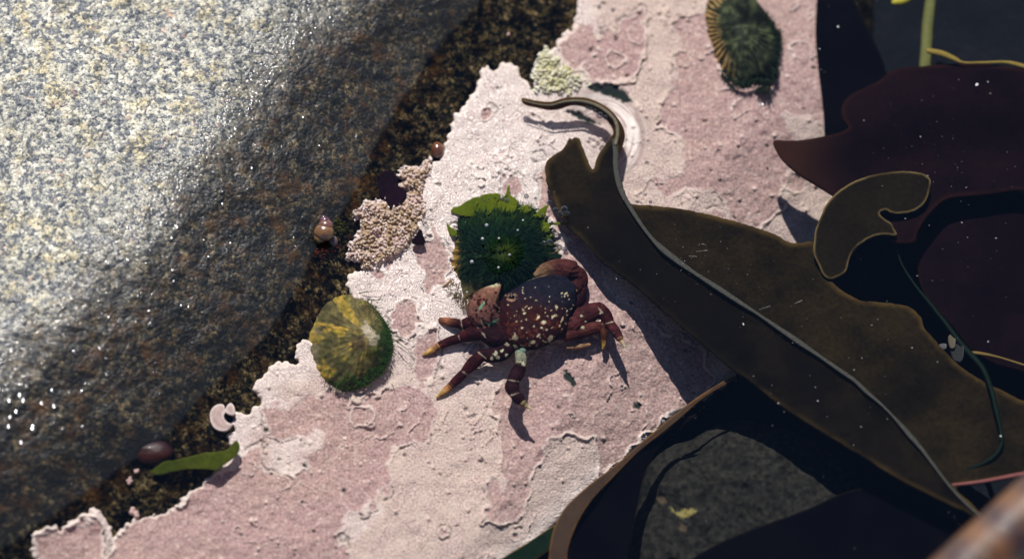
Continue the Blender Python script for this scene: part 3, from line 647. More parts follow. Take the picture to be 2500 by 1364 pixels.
# ================================================================ limpets
def limpet(name, outline, apex, z0, hgt, tintf, label, ribs=44, power=1.5, ramp_=.7):
    root = thing(name, label, 'limpet', 'limpets on the pink crust')
    O = spline(outline, 3.0); n = len(O); R = np.linspace(0, 1, 34)
    th = np.arctan2(O[:, 1] - apex[1], O[:, 0] - apex[0])
    V = []; C = []
    for r in R:
        px_ = apex[0] + (O[:, 0] - apex[0]) * r; py_ = apex[1] + (O[:, 1] - apex[1]) * r
        rib = np.sin(th * ribs + 2.0 * fbm(px_ / 30, py_ / 30, 7, 2)) * ramp_ * sstep(.1, .5, r)
        zz = z0 + hgt * (1 - r ** power) + rib + fbm(px_ / 7, py_ / 7, 13, 3) * 2.0 - 3 * sstep(.94, 1.0, r)
        V.append(at(px_, py_, zz)); C.append(tintf(px_, py_, th, r))
    me = mesh('shell', np.concatenate(V), grid_faces(len(R), n, True), M_SHELL, {'tint': np.concatenate(C)})
    link('shell', me, root); return root

def strands(mb, root_px, root_py, z0, dirs, length, width, curl, cols, seg=5, drop=0.0):
    """many fine tapering filaments in one mesh"""
    for i in range(len(root_px)):
        t = np.linspace(0, 1, seg); a = dirs[i] + curl[i] * t
        px_ = root_px[i] + np.cumsum(np.cos(a)) * length[i] / seg; py_ = root_py[i] + np.cumsum(np.sin(a)) * length[i] / seg
        zz = z0[i] + 5 * np.sin(t * 2.4) + drop * t
        nx, ny = -np.sin(a), np.cos(a); w = width[i] * (1 - t * .85)
        A = at(px_ + nx * w, py_ + ny * w, zz); B = at(px_ - nx * w, py_ - ny * w, zz); Cc = at(px_, py_, zz + w * .8)
        V = np.stack([A, Cc, B], 1).reshape(-1, 3)
        mb.add(V, grid_faces(seg, 3), cols[i])

def mixc(c1, c2, m): return np.asarray(c1)[None] * (1 - m[:, None]) + np.asarray(c2)[None] * m[:, None]

LL = [(841, 713), (876, 720), (902, 735), (924, 759), (942, 786), (955, 816), (960, 843), (953, 874), (938, 904), (911, 929), (880, 946), (843, 955), (810, 948), (784, 929), (762, 900), (747, 867), (742, 834), (744, 803), (753, 772), (770, 746), (792, 726), (817, 715)]
def ll_t(px_, py_, th, r):
    n1 = fbm(px_ / 16, py_ / 16, 3, 4); n2 = fbm(px_ / 7, py_ / 7, 5, 3); n3 = fbm(px_ / 26, py_ / 26, 19, 3)
    c = mixc((.10, .082, .032), (.060, .048, .020), sstep(-.25, .3, n1))
    gy_ = sstep(785, 762, px_ + 14 * n1) * .6; c = c * (1 - gy_[:, None]) + np.array((.16, .13, .09))[None] * gy_[:, None]
    band = sstep(-.1, .5, np.sin(th * 8 + .6 + 2.2 * n3)) * sstep(-.28, .12, n3 + .35 * n2 + .1)
    left = sstep(915, 840, px_ + 20 * n1)
    w_ = (band * left)[:, None] * .92
    w_ = w_ * (.55 + .45 * sstep(-.3, .35, n2))[:, None]
    c = c * (1 - w_) + mixc((.36, .27, .038), (.27, .16, .026), sstep(-.3, .3, n2)) * w_
    gr = sstep(892, 940, px_ + 22 * n1 - .15 * np.abs(py_ - 830)); c = c * (1 - gr[:, None]) + np.array((.014, .032, .007))[None] * gr[:, None]
    gg = sstep(.1, .35, fbm(px_ / 20, py_ / 20, 29, 3)) * .3; c = c * (1 - gg[:, None]) + np.array((.020, .034, .008))[None] * gg[:, None]
    q = np.hypot((px_ - 902 - .35 * (py_ - 812)) / 17, (py_ - 814) / 27); m = sstep(1.1, .6, q + .9 * n2) * .85; c = c * (1 - m[:, None]) + np.array((.34, .28, .20))[None] * m[:, None]
    q = np.hypot((px_ - 878) / 24, (py_ - 838) / 24); m = sstep(1.0, .5, q + .4 * n2) * (1 - m) * .8; c = c * (1 - m[:, None]) + np.array((.03, .02, .014))[None] * m[:, None]
    return np.maximum(c * (1 + .6 * n2[:, None]), .004)
zl = shelf(850, 840)
l1 = limpet('limpet', LL, (897, 816), zl - 4, 62, ll_t, 'round limpet with yellow ochre rays and a worn white peak', 40, 2.2, .75)
mb = MB(); O = spline(LL, 1.2); th = np.arctan2(O[:, 1] - 835, O[:, 0] - 855)
w = sstep(-1.6, -.5, th) * sstep(2.4, 1.3, th); pk = RNG.random(len(O)) < w
O2 = O[pk]; a = np.arctan2(O2[:, 1] - 830, O2[:, 0] - 860); m = len(O2)
for rep in range(4):
    ins = RNG.random(m) * 34 * (1 + fbm(O2[:, 0] / 18, O2[:, 1] / 18, 24, 2)) + 1
    strands(mb, O2[:, 0] - np.cos(a) * ins, O2[:, 1] - np.sin(a) * ins, np.full(m, zl + 3.0) + ins * .7, a + RNG.normal(0, .5, m), RNG.uniform(4, 13, m), np.full(m, 1.1), RNG.normal(0, .8, m),
            mixc((.012, .030, .006), (.04, .085, .015), RNG.random(m)))
for (sx, sy, aa, ln_, cu) in ((868, 716, -.15, 68, .1), (902, 731, .2, 36, -.5), (962, 820, .15, 46, .35), (962, 830, .55, 56, .2), (950, 900, .9, 26, .4)):
    strands(mb, [sx], [sy], [zl + 12], [aa], [ln_], [1.3], [cu], [(.03, .05, .012)], 9)
mb.build('algae_fringe', M_HAIR, l1)

LC = [(1108, 544), (1094, 575), (1088, 604), (1089, 636), (1094, 667), (1111, 701), (1116, 725), (1133, 738), (1165, 745), (1200, 742), (1260, 722), (1310, 692), (1336, 652), (1346, 610), (1340, 570), (1320, 532), (1280, 507), (1220, 500), (1150, 513)]
def lc_t(px_, py_, th, r):
    n1 = fbm(px_ / 12, py_ / 12, 8, 4)
    c = mixc((.008, .016, .007), (.02, .036, .012), sstep(-.3, .4, n1))
    m = sstep(1128, 1104, px_ + 8 * n1) * sstep(540, 560, py_); rib = .6 + .4 * np.sin(py_ / 3.2)
    c = c * (1 - m[:, None]) + (np.array((.30, .17, .035))[None] * rib[:, None]) * m[:, None]
    m = sstep(680, 730, py_) * sstep(1190, 1140, px_); return c * (1 - m[:, None]) + np.array((.10, .07, .03))[None] * m[:, None]
zc = shelf(1215, 620)
l2 = limpet('limpet', LC, (1234, 618), zc - 4, 74, lc_t, 'limpet hidden under dark green algae and bright sea lettuce behind the crab', 36)
mb = MB(); nn = 5200
ang_ = RNG.uniform(-np.pi, np.pi, nn); rr_ = np.sqrt(RNG.random(nn)); O = spline(LC, 3)
to = np.arctan2(O[:, 1] - 618, O[:, 0] - 1234); ro = np.hypot(O[:, 0] - 1234, O[:, 1] - 618); od = np.argsort(to)
Rm = np.interp(ang_, to[od], ro[od], period=2 * np.pi)
px_ = 1234 + np.cos(ang_) * rr_ * Rm; py_ = 618 + np.sin(ang_) * rr_ * Rm
kp = (px_ > 1118 + 40 * RNG.random(nn) * sstep(540, 640, py_)) & ~((py_ > 672) & (px_ < 1228)); px_, py_, ang_, rr_ = px_[kp], py_[kp], ang_[kp], rr_[kp]; m = len(px_)
cl = mixc((.003, .010, .006), (.010, .028, .010), RNG.random(m) ** 2)
mm = sstep(1.0, .4, np.hypot((px_ - 1232) / 24, (py_ - 616) / 18)); cl = cl * (1 - mm[:, None] * .45) + np.array((.05, .07, .012))[None] * (.45 * mm[:, None])
tp = sstep(575, 505, py_) + .6 * sstep(1290, 1335, px_) * sstep(640, 560, py_); tp = np.clip(tp, 0, 1) * RNG.random(m)
cl = cl * (1 - tp[:, None]) + mixc((.012, .030, .007), (.055, .085, .010), RNG.random(m)) * tp[:, None]
strands(mb, px_, py_, zc + 4 + 74 * (1 - rr_ ** 1.5), ang_ * .75 + .15 + .8 * fbm(px_ / 30, py_ / 30, 66, 2) + RNG.normal(0, .35, m), RNG.uniform(9, 30, m), RNG.uniform(.9, 1.8, m), RNG.normal(0, .8, m), cl, 6, -10)
mb.build('algae_turf', M_HAIR, l2)
mb = MB(); pts = [(1112, 690), (1108, 700), (1118, 712), (1126, 724), (1140, 735), (1150, 740)]
for (a, b) in pts:
    k_ = 26; strands(mb, a + RNG.normal(0, 8, k_), b + RNG.normal(0, 8, k_), np.full(k_, zc + 6.0), RNG.normal(2.2, .7, k_), RNG.uniform(8, 18, k_), np.full(k_, 1.2), RNG.normal(0, .6, k_), mixc((.06, .045, .02), (.16, .11, .05), RNG.random(k_)))
strands(mb, [1106, 1104], [682, 686], [zc + 8] * 2, [2.5, 2.6], [32, 28], [4, 3], [.1, -.1], [(.20, .12, .05)] * 2, 7)
mb.build('brown_turf', M_HAIR, l2)
LET = [[(1101, 516), (1108, 505), (1120, 503), (1140, 490), (1169, 478), (1196, 472), (1215, 472), (1222, 476), (1214, 492), (1205, 510), (1190, 525), (1160, 530), (1137, 527), (1118, 524)],
       [(1208, 506), (1227, 482), (1234, 476), (1239, 457), (1245, 453), (1245, 474), (1261, 486), (1262, 505), (1250, 520), (1225, 520)],
       [(1252, 520), (1273, 505), (1292, 500), (1289, 510), (1296, 511), (1278, 526), (1261, 532)],
       [(1275, 540), (1302, 523), (1324, 527), (1330, 536), (1333, 543), (1375, 543), (1375, 548), (1343, 551), (1342, 563), (1326, 568), (1302, 566), (1280, 556)],
       [(1090, 545), (1103, 556), (1118, 567), (1113, 575), (1100, 573)], [(1330, 620), (1352, 616), (1366, 608), (1362, 618), (1372, 622), (1366, 634), (1350, 636), (1335, 634)]]
for i in range(16):
    if i < 8: a, b, an = RNG.uniform(1120, 1290), RNG.uniform(508, 534), RNG.normal(-1.5, .5)
    else: a, b, an = RNG.uniform(1300, 1340), RNG.uniform(520, 640), RNG.normal(-.1, .5)
    ln, wd = RNG.uniform(18, 38), RNG.uniform(5, 10); ca, sa = math.cos(an), math.sin(an)
    LET.insert(5, [(a + ca * u_ * ln - sa * v_ * wd, b + sa * u_ * ln + ca * v_ * wd) for u_, v_ in ((0, -.7), (.35, -1), (.7, -.55), (1, 0), (.72, .5), (.4, 1), (0, .8))])
for i, p in enumerate(LET):
    q = np.array(p, float).mean(0)
    sheet('sea_lettuce_frond', p, lambda a, b, q=q, i=i: zc + 20 + 4 * np.sin(a / 9 + i) - (.12 * (q[1] - b)), M_LETTUCE if i < len(LET) - 1 else M_GREEN, 1.5, l2, fine=3, coarse=7, rim=4, rough=1.5)

LT = [(1711, 0), (1711, 38), (1718, 80), (1730, 122), (1745, 154), (1766, 185), (1787, 206), (1804, 215), (1823, 214), (1844, 206), (1864, 203), (1882, 203), (1895, 188), (1902, 133), (1905, 85), (1890, 62), (1876, 38), (1848, 0), (1826, -40), (1780, -62), (1730, -45)]
def lt_t(px_, py_, th, r):
    n1 = fbm(px_ / 13, py_ / 13, 15, 4); n2 = fbm(px_ / 6, py_ / 6, 16, 3)
    c = mixc((.018, .022, .012), (.055, .065, .030), sstep(-.1, .4, n1))
    dg = sstep(.0, .5, fbm(px_ / 40, py_ / 40, 18, 2) + (px_ - 1820) / 160); c = c * (1 - .75 * dg[:, None])
    st_ = sstep(-.1, .6, np.sin(th * 42 + 2 * n1)) * sstep(.5, .75, np.full(len(th), r) + .2 * n1) * sstep(1805, 1765, px_)
    m = st_ * .9; c = c * (1 - m[:, None]) + np.array((.34, .20, .07))[None] * m[:, None]
    dk_ = sstep(.6, .9, np.full(len(th), r)) * sstep(1800, 1760, px_) * (1 - st_) * .7; c = c * (1 - dk_[:, None])
    return np.maximum(c * (1 + .6 * n2[:, None]), .003)
zt = shelf(1800, 80)
l3 = limpet('limpet', LT, (1806, 66), zt - 4, 58, lt_t, 'oval greenish black limpet with tan stripes along its left margin', 42, 1.9, 1.6)
mb = MB(); O = spline(LT, 1.6); cxy = (1806, 80); th = np.arctan2(O[:, 1] - cxy[1], O[:, 0] - cxy[0]); pk = (th > -.6) & (th < 2.0) & (RNG.random(len(O)) < .9); O2 = O[pk]; a = th[pk]; m = len(O2)
for rep in range(3):
    ins = RNG.random(m) * 16 + 1
    strands(mb, O2[:, 0] - np.cos(a) * ins, O2[:, 1] - np.sin(a) * ins, zt + 3 + ins * .8, a + RNG.normal(0, .6, m), RNG.uniform(6, 16, m), np.full(m, 1.4), RNG.normal(0, .8, m), mixc((.004, .008, .006), (.02, .032, .016), RNG.random(m)))
k_ = 70; strands(mb, RNG.normal(1862, 9, k_), RNG.normal(204, 5, k_), np.full(k_, zt + 6.0), RNG.normal(1.1, .35, k_), RNG.uniform(14, 32, k_), np.full(k_, 1.6), RNG.normal(0, .5, k_), mixc((.003, .005, .004), (.014, .02, .012), RNG.random(k_)))
mb.build('algae_fringe', M_HAIR, l3)

# ================================================================ crab
MAR, MAR2, TANC, CRM = (.013, .0032, .0050), (.025, .0045, .0055), (.40, .24, .075), (.50, .42, .26)
zg = shelf(1300, 800)
mb = MB()
CA = [(1246, 708), (1267, 694), (1292, 683), (1317, 675), (1342, 671), (1365, 670), (1382, 676), (1394, 685), (1403, 697), (1408, 712), (1405, 736), (1398, 756), (1392, 770), (1384, 797), (1376, 812), (1363, 826), (1346, 838), (1327, 847), (1310, 853), (1292, 855), (1270, 850), (1246, 840), (1232, 825), (1224, 800), (1219, 775), (1219, 750), (1224, 730), (1234, 717)]
O = spline(CA, 3); n = len(O); cc = np.array((1312, 762)); R = np.linspace(0, 1, 40)
rows = []; cols = []
for r in np.concatenate([R, R[::-1][1:]]):
    top = len(rows) < 40
    px_ = cc[0] + (O[:, 0] - cc[0]) * r; py_ = cc[1] + (O[:, 1] - cc[1]) * r
    if top: zz = zg + 50 + 34 * (1 - r ** 2.6) ** .8 + 1.2 * fbm(px_ / 14, py_ / 14, 4, 3) - 2.0 * np.exp(-((np.abs(px_ - 1300 - (py_ - 760) * .3) - 38) / 6) ** 2) * sstep(.9, .4, r)
    else: zz = zg + 50 - 26 * (1 - r ** 3.0) + 0 * px_
    rows.append(at(px_, py_, zz))
    n1 = fbm(px_ / 18, py_ / 18, 6, 3); v = sstep(780, 700, py_ - (px_ - 1312) * .25 + 18 * n1)
    c = mixc((.022, .0058, .0066), (.0075, .0072, .0135), v)
    if not top: c = mixc((.30, .20, .08), (.30, .20, .08), v)
    cols.append(c)
mb.add(np.concatenate(rows), grid_faces(len(rows), n, True), np.concatenate(cols))

def leg(pts, col, tipc=None, flat=.8, t0=.15):
    """pts: px, py, height above the rock, radius"""
    p = spline([(a, b, c_, r_) for a, b, c_, r_ in pts], 4.0, False); m = len(p); u = np.linspace(0, 1, m)
    c = np.repeat(np.asarray(col, float)[None], m, 0)
    if tipc is not None: t_ = sstep(t0, min(t0 + .65, 1), u)[:, None]; c = c * (1 - t_) + np.asarray(tipc)[None] * t_
    c = c * (1 + .25 * np.sin(u * 9 + pts[0][0]))[:, None]
    loc = granite_z(p[:, 0], p[:, 1], False)[0] + 7
    tube(mb, at(p[:, 0], p[:, 1], np.maximum(zg + p[:, 2] * np.where(p[:, 0] > 1400, .8, 1.25), loc + p[:, 2] * .35 + p[:, 3] * .7)), np.maximum(p[:, 3] * 1.3, 1.2) * S, c, 12, flat)
# walking legs, left side
leg([(1226, 812, 26, 16), (1200, 806, 30, 18), (1180, 795, 28, 14)], MAR)
leg([(1178, 789, 28, 13), (1152, 788, 27, 14), (1128, 792, 22, 10)], MAR2)
leg([(1126, 790, 21, 9), (1100, 786, 14, 9), (1077, 781, 4, 6)], MAR2, (.16, .06, .03))
leg([(1236, 826, 30, 14), (1212, 826, 34, 19), (1190, 816, 36, 18), (1176, 810, 34, 14)], MAR)
leg([(1176, 812, 33, 13), (1150, 816, 30, 14), (1122, 824, 22, 10)], MAR2)
leg([(1120, 826, 21, 10), (1096, 833, 16, 9), (1072, 844, 10, 8)], MAR2)
leg([(1071, 845, 10, 7.5), (1052, 856, 6, 6), (1034, 866, 2, 3)], (.26, .12, .05), TANC)
leg([(1246, 848, 28, 11), (1225, 862, 32, 15), (1198, 868, 34, 14), (1178, 866, 32, 11)], MAR)
leg([(1176, 868, 31, 11), (1156, 885, 28, 13), (1134, 908, 20, 9)], MAR2)
leg([(1133, 910, 19, 9), (1116, 926, 14, 9), (1099, 942, 9, 7)], MAR2)
leg([(1098, 943, 9, 7), (1083, 956, 5, 5.5), (1067, 969, 2, 2.5)], (.26, .11, .04), TANC)
leg([(1268, 858, 30, 9), (1272, 875, 36, 11), (1272, 890, 38, 10)], (.17, .165, .115))
leg([(1271, 893, 38, 11), (1262, 912, 42, 14), (1254, 928, 44, 12)], MAR)
leg([(1253, 930, 44, 12), (1250, 945, 46, 14), (1256, 960, 47, 11)], MAR)
leg([(1258, 962, 47, 11), (1266, 972, 48, 12), (1275, 982, 48, 8)], MAR)
leg([(1276, 983, 48, 6), (1286, 991, 46, 4), (1296, 998, 44, 1.8)], (.30, .22, .10), (.42, .34, .18))
# right side
leg([(1388, 800, 24, 15), (1420, 776, 34, 20), (1448, 760, 40, 18), (1462, 754, 40, 14)], (.048, .012, .012))
leg([(1464, 754, 40, 13), (1477, 768, 40, 13), (1486, 786, 38, 11)], MAR2)
leg([(1487, 788, 38, 10), (1501, 806, 40, 10), (1512, 824, 40, 8)], (.042, .009, .010))
leg([(1513, 826, 40, 6), (1519, 836, 38, 4), (1525, 846, 36, 1.8)], (.30, .16, .08), CRM)
leg([(1384, 818, 20, 13), (1420, 808, 26, 15), (1450, 800, 30, 13), (1468, 796, 30, 10)], (.060, .016, .013))
leg([(1468, 798, 30, 8), (1474, 815, 26, 7), (1474, 832, 18, 6)], (.06, .02, .01))
leg([(1474, 833, 18, 5), (1474, 843, 14, 4), (1471, 852, 8, 1.8)], (.24, .13, .03), (.40, .24, .05))
leg([(1386, 848, 8, 4), (1410, 846, 10, 5), (1438, 842, 12, 4)], (.24, .13, .07))
leg([(1400, 745, 26, 12), (1414, 728, 30, 13), (1422, 706, 28, 10)], MAR)
leg([(1404, 760, 18, 7), (1420, 748, 20, 8), (1430, 730, 18, 6)], (.035, .009, .012))
# claws
leg([(1392, 712, 28, 14), (1410, 690, 30, 20), (1400, 664, 34, 21), (1370, 655, 36, 20), (1340, 657, 36, 16), (1312, 668, 36, 12), (1284, 683, 34, 6)], (.045, .012, .011), (.26, .15, .075), .75, .5)
leg([(1212, 786, 30, 17), (1194, 778, 36, 27), (1180, 762, 42, 31), (1182, 740, 46, 28), (1196, 720, 48, 20), (1210, 705, 48, 11), (1221, 692, 48, 4)], (.085, .036, .030), (.19, .085, .055), .8)
# pale underside edge and hip joints
leg([(1222, 742, 28, 7), (1224, 770, 26, 9), (1230, 798, 26, 12), (1238, 815, 26, 9)], (.36, .25, .11))
for (a, b, h_, r_, c_) in ((1253, 826, 40, 9, (.36, .32, .18)), (1260, 842, 38, 8, (.28, .27, .15)), (1240, 842, 32, 8, (.26, .21, .15)), (1277, 855, 36, 9, (.17, .24, .18)), (1228, 850, 28, 8, (.24, .13, .10))):
    add_ball(mb, at1(a, b, zg + h_ * 1.3), (r_ * S, r_ * S, r_ * S * .8), None, c_, 12, 8)
SV, SF, SCc = mb.arrays()
tmp = link('tmp', mesh('tmp', SV, SF))
md = tmp.modifiers.new('r', 'REMESH'); md.mode = 'VOXEL'; md.voxel_size = 1.35 * S; md.adaptivity = 0
sm = tmp.modifiers.new('s', 'SMOOTH'); sm.iterations = 2; sm.factor = .5
dg = bpy.context.evaluated_depsgraph_get(); dg.update()
me = bpy.data.meshes.new_from_object(tmp.evaluated_get(dg)); bpy.data.objects.remove(tmp)
me.name = 'crab'; nv = len(me.vertices); co = np.empty(nv * 3, np.float32); me.vertices.foreach_get('co', co); co = co.reshape(-1, 3)
kd = kdtree.KDTree(len(SV))
for i, v in enumerate(SV.tolist()): kd.insert(v, i)
kd.balance()
near = np.array([kd.find(v)[1] for v in co.tolist()]); tint = SCc[near].copy()
cpx, cpy = proj(co); cz = co[:, 2] / S
onca = (near < len(rows) * n) & (cz > zg + 52)
def spot(px_, py_, r_, c_, m_, sq=1.0, a_=0.0):
    global tint
    dx, dy = cpx - px_, cpy - py_; u = dx * math.cos(a_) + dy * math.sin(a_); v = (-dx * math.sin(a_) + dy * math.cos(a_)) * sq
    q = np.hypot(u, v) / r_ + fbm(cpx / 6, cpy / 6, int(px_) % 50, 3) * 1.1
    w_ = sstep(1.15, .75, q) * m_; tint = tint * (1 - w_[:, None]) + np.asarray(c_)[None] * w_[:, None]
for (a, b, r_, sq, an) in ((1280, 766, 5, 1, 0), (1315, 773, 7, 1.6, -.6), (1327, 789, 9, 1.5, .3), (1352, 772, 9, 2.4, -.7), (1359, 749, 5, 1, 0), (1380, 716, 5, 1, 0), (1261, 784, 3, 1, 0), (1378, 724, 3, 1, 0), (1300, 835, 11, 1.6, .2), (1342, 826, 16, 1.9, -1.0), (1366, 795, 8, 2.5, -1.0),
                          (1315, 818, 6, 1.8, -.8), (1372, 780, 8, 3, -1.2), (1256, 822, 9, 1.0, 0), (1275, 800, 3, 1, 0), (1335, 805, 4, 1, 0), (1348, 800, 5, 2, -.6), (1304, 796, 3, 1, 0), (1322, 800, 4, 1.5, .5), (1291, 752, 2.5, 1, 0), (1342, 724, 2.5, 1, 0), (1400, 745, 3, 1, 0), (1384, 760, 5, 2.2, -1.2), (1276, 713, 2.5, 1, 0)):
    spot(a, b, r_ * .7, (.38, .31, .20), onca, sq, an)
for i in range(150):
    a, b = random.uniform(1235, 1400), random.uniform(690, 850)
    if random.random() < (b - 650) / 190: spot(a, b, random.uniform(1.0, 2.4), (.30, .22, .13), onca, random.uniform(1, 2), random.uniform(-1, 1))
red = sstep(.15, .5, fbm(cpx / 10, cpy / 10, 88, 3)) * onca * sstep(740, 800, cpy); tint = tint * (1 - .5 * red[:, None]) + np.array((.11, .024, .010))[None] * (.5 * red[:, None])
spot(1250, 725, 12, (.20, .11, .07), onca, 1.5, .15); spot(1249, 724, 7, (.006, .005, .006), onca, 1.5, .15)
claw = (cpx < 1222) & (cpy < 795) & (cpx > 1130) & (cpy > 685)
for i in range(38):
    a, b = random.uniform(1145, 1215), random.uniform(712, 788)
    spot(a, b, random.uniform(2.2, 3.8), (.028, .006, .008), claw & ~onca)
for (a, b, an) in ((1172, 752, -.85), (1196, 790, -.1), (1208, 783, -.6)): spot(a, b, 15, (.10, .20, .12), claw & ~onca, 4.5, an)
for (a, b, r_) in ((1210, 862, 5), (1216, 871, 4), (1200, 876, 4), (1278, 888, 5), (1421, 771, 3), (1422, 800, 4), (1430, 785, 2.5), (1467, 764, 3.5), (1225, 855, 4), (1236, 868, 4)): spot(a, b, r_, (.34, .31, .21), np.ones(nv))
for (a, b, an) in ((1178, 792, 1.2), (1127, 791, 1.4), (1177, 812, .9), (1121, 825, 1.2), (1177, 867, .7), (1133, 909, .6), (1254, 929, .15), (1257, 961, -.3), (1465, 756, .9), (1487, 787, -.2)):
    spot(a, b, 13, (.22, .17, .13), ~onca, 8, an)
t_ = sstep(1225, 1212, cpx) * sstep(705, 692, cpy) * (cpy < 720); t_ = t_ * claw; tint = tint * (1 - t_[:, None]) + np.array((.45, .42, .26))[None] * t_[:, None]
t_ = sstep(1320, 1285, cpx) * (cpy < 700) * sstep(676, 684, cpy - (1300 - cpx) * .0) * (~onca) * (cpx > 1270); tint = tint * (1 - t_[:, None]) + np.array((.40, .45, .26))[None] * t_[:, None]
a_ = me.attributes.new('tint', 'FLOAT_VECTOR', 'POINT'); a_.data.foreach_set('vector', np.maximum(tint, .002).astype(np.float32).ravel())
me.materials.clear(); me.materials.append(M_CRAB)
me.polygons.foreach_set('use_smooth', np.ones(len(me.polygons), bool))
cr = link('crab', me); tag(cr, 'dark maroon shore crab with pale flecks and a spotted claw on pink crust', 'crab')
mb = MB(); add_ball(mb, at1(1249, 724, zg + 68), (7 * S, 5 * S, 5 * S), None, (.006, .005, .006), 14, 9); eye = mb.build('eye', M_SOFT, cr)

# ================================================================ coralline tufts and small animals
def knobs(name, poly, zf, base, tips, lobe, label, cat, dens=1.0, hgt=13):
    """a low cushion of overlapping plates, paler lobes round its outline and small bright branch tips on top"""
    mb = MB(); p = np.array(poly, float); lo, hi = p.min(0), p.max(0); area = (hi - lo).prod()
    def put(a, b, r_, sq, th, zz, c, tiltv):
        q = Matrix.Rotation(RNG.uniform(0, 6.28), 3, 'Z') @ Matrix.Rotation(RNG.normal(0, tiltv), 3, 'X')
        add_ball(mb, at1(a, b, zf(a, b) + zz), (r_ * S, r_ * sq * S, r_ * th * S), np.array(q), np.array(c) * RNG.uniform(.75, 1.15), 9, 6)
    n1, n2 = int(area / 190 * dens), int(area / 60 * dens)
    A = RNG.uniform(lo[0], hi[0], n1 + n2); B = RNG.uniform(lo[1], hi[1], n1 + n2); D = sdf(A, B, poly)
    clump = fbm(A / 22, B / 22, 77, 3)
    ga, gb = np.arange(lo[0] - 8, hi[0] + 8, 1.6), np.arange(lo[1] - 8, hi[1] + 8, 1.6); CX, CY = np.meshgrid(ga, gb); cx_, cy_ = CX.ravel(), CY.ravel()
    ed = sdf(cx_, cy_, poly) + fbm(cx_ / 12, cy_ / 12, 63, 3) * 6 + (.5 - worley(cx_ / 9, cy_ / 9, 64)) * 7
    wl = worley(cx_ / 7.5, cy_ / 7.5, 65); z0_ = zf(lo.mean() * 0 + (lo[0] + hi[0]) / 2, (lo[1] + hi[1]) / 2)
    zg_ = granite_z(cx_, cy_, False)[0] + 4
    hz = zg_ + hgt * sstep(0, 14, ed) - 14 * sstep(1, -6, ed) + (.55 - wl) * 13 + fbm(cx_ / 16, cy_ / 16, 67, 3) * 9
    bc = np.array(base); ci = (vn(cx_ / 13, cy_ / 13, 68) * .7 + vn(cx_ / 5, cy_ / 5, 69) * .5) * (len(bc) - 1) / 1.2; i0 = np.clip(ci.astype(int), 0, len(bc) - 2); ft = np.clip(ci - i0, 0, 1)[:, None]
    cc_ = bc[i0] * (1 - ft) + bc[i0 + 1] * ft
    lt_ = np.clip(sstep(.45, .12, wl) * .45 * sstep(-.3, .2, fbm(cx_ / 18, cy_ / 18, 70, 2)) + sstep(8, 2, ed) * .6, 0, .9)[:, None]; cc_ = cc_ * (1 - lt_) + np.array(lobe)[None] * lt_
    FF = grid_faces(len(gb), len(ga)); FF = FF[(ed[FF] > -2).all(1)]; mb.add(at(cx_, cy_, hz), FF, cc_)
    for i in range(n1, n1 + n2):
        if D[i] < 3 or clump[i] < -.1 or RNG.random() < .45: continue
        put(A[i], B[i], RNG.uniform(1.8, 4.6), RNG.uniform(.35, .7), RNG.uniform(.4, .9), RNG.uniform(12, 19), tips[int(RNG.integers(len(tips)))], .5)
    return tag(mb.build(name, M_KNOB), label, cat)
TU = [(1051, 380), (1036, 389), (1027, 408), (1010, 405), (989, 409), (976, 408), (978, 420), (969, 432), (978, 443), (972, 454), (986, 462), (991, 478), (978, 495), (952, 505), (949, 491), (943, 480), (936, 491), (918, 486), (907, 491), (896, 488), (890, 494), (879, 512), (865, 517), (865, 528), (877, 541), (878, 560), (870, 575), (860, 589), (846, 599), (852, 608), (846, 623), (844, 636),
      (857, 633), (875, 640), (882, 647), (884, 662), (915, 660), (940, 640), (975, 620), (1000, 600), (1030, 560), (1045, 530), (1040, 490), (1040, 440), (1055, 410)]
knobs('coralline_tuft', TU, lambda a, b: shelf(a, b), [(.10, .065, .040), (.34, .235, .15), (.26, .17, .09), (.46, .34, .27), (.40, .27, .24), (.50, .37, .34)], [(.78, .68, .62), (.62, .50, .44), (.72, .58, .50), (.5, .36, .28)], (.74, .60, .58), 'knobbly pale pink coralline tuft along the edge of the dark granite', 'coralline tuft')
TY = [(1306, 160), (1312, 135), (1326, 124), (1333, 114), (1344, 121), (1352, 136), (1364, 128), (1374, 146), (1392, 152), (1412, 172), (1436, 170), (1424, 186), (1444, 204), (1428, 212), (1432, 226), (1404, 222), (1386, 234), (1352, 228), (1330, 238), (1318, 222), (1300, 226), (1310, 204), (1298, 186)]
knobs('coralline_tuft', TY, lambda a, b: shelf(a, b) - 2, [(.50, .46, .26), (.40, .37, .18), (.55, .50, .38), (.24, .24, .16)], [(.72, .68, .52), (.62, .60, .36), (.76, .72, .62)], (.68, .64, .56), 'yellowish cream coralline tuft above the curled kelp tip', 'coralline tuft', hgt=7)
def fan(name, pts, label):
    z_ = shelf(545, 1015) + 8
    return tag(sheet(name, pts, lambda a, b: z_ + 3 * np.sin(np.hypot(a - 552, b - 1014) / 3.0) * .3 - .05 * np.hypot(a - 552, b - 1014), M_KNOB, 5, fine=2.5, coarse=5, rim=5, tint=lambda a, b, d_: mixc((.37, .265, .235), (.56, .45, .42), np.clip(1 - d_ / 6, 0, 1))), label, 'coralline fan')
fan('coralline_fan', [(546, 988), (533, 986), (520, 994), (513, 1008), (514, 1026), (522, 1042), (536, 1050), (552, 1050), (563, 1042), (566, 1035), (556, 1030), (548, 1022), (546, 1012), (550, 1004)], 'pale crescent shaped coralline fan on dark granite')
fan('coralline_fan', [(549, 1001), (556, 988), (563, 983), (571, 990), (574, 1004), (570, 1012), (558, 1010)], 'small wedge shaped coralline fan beside the crescent one')
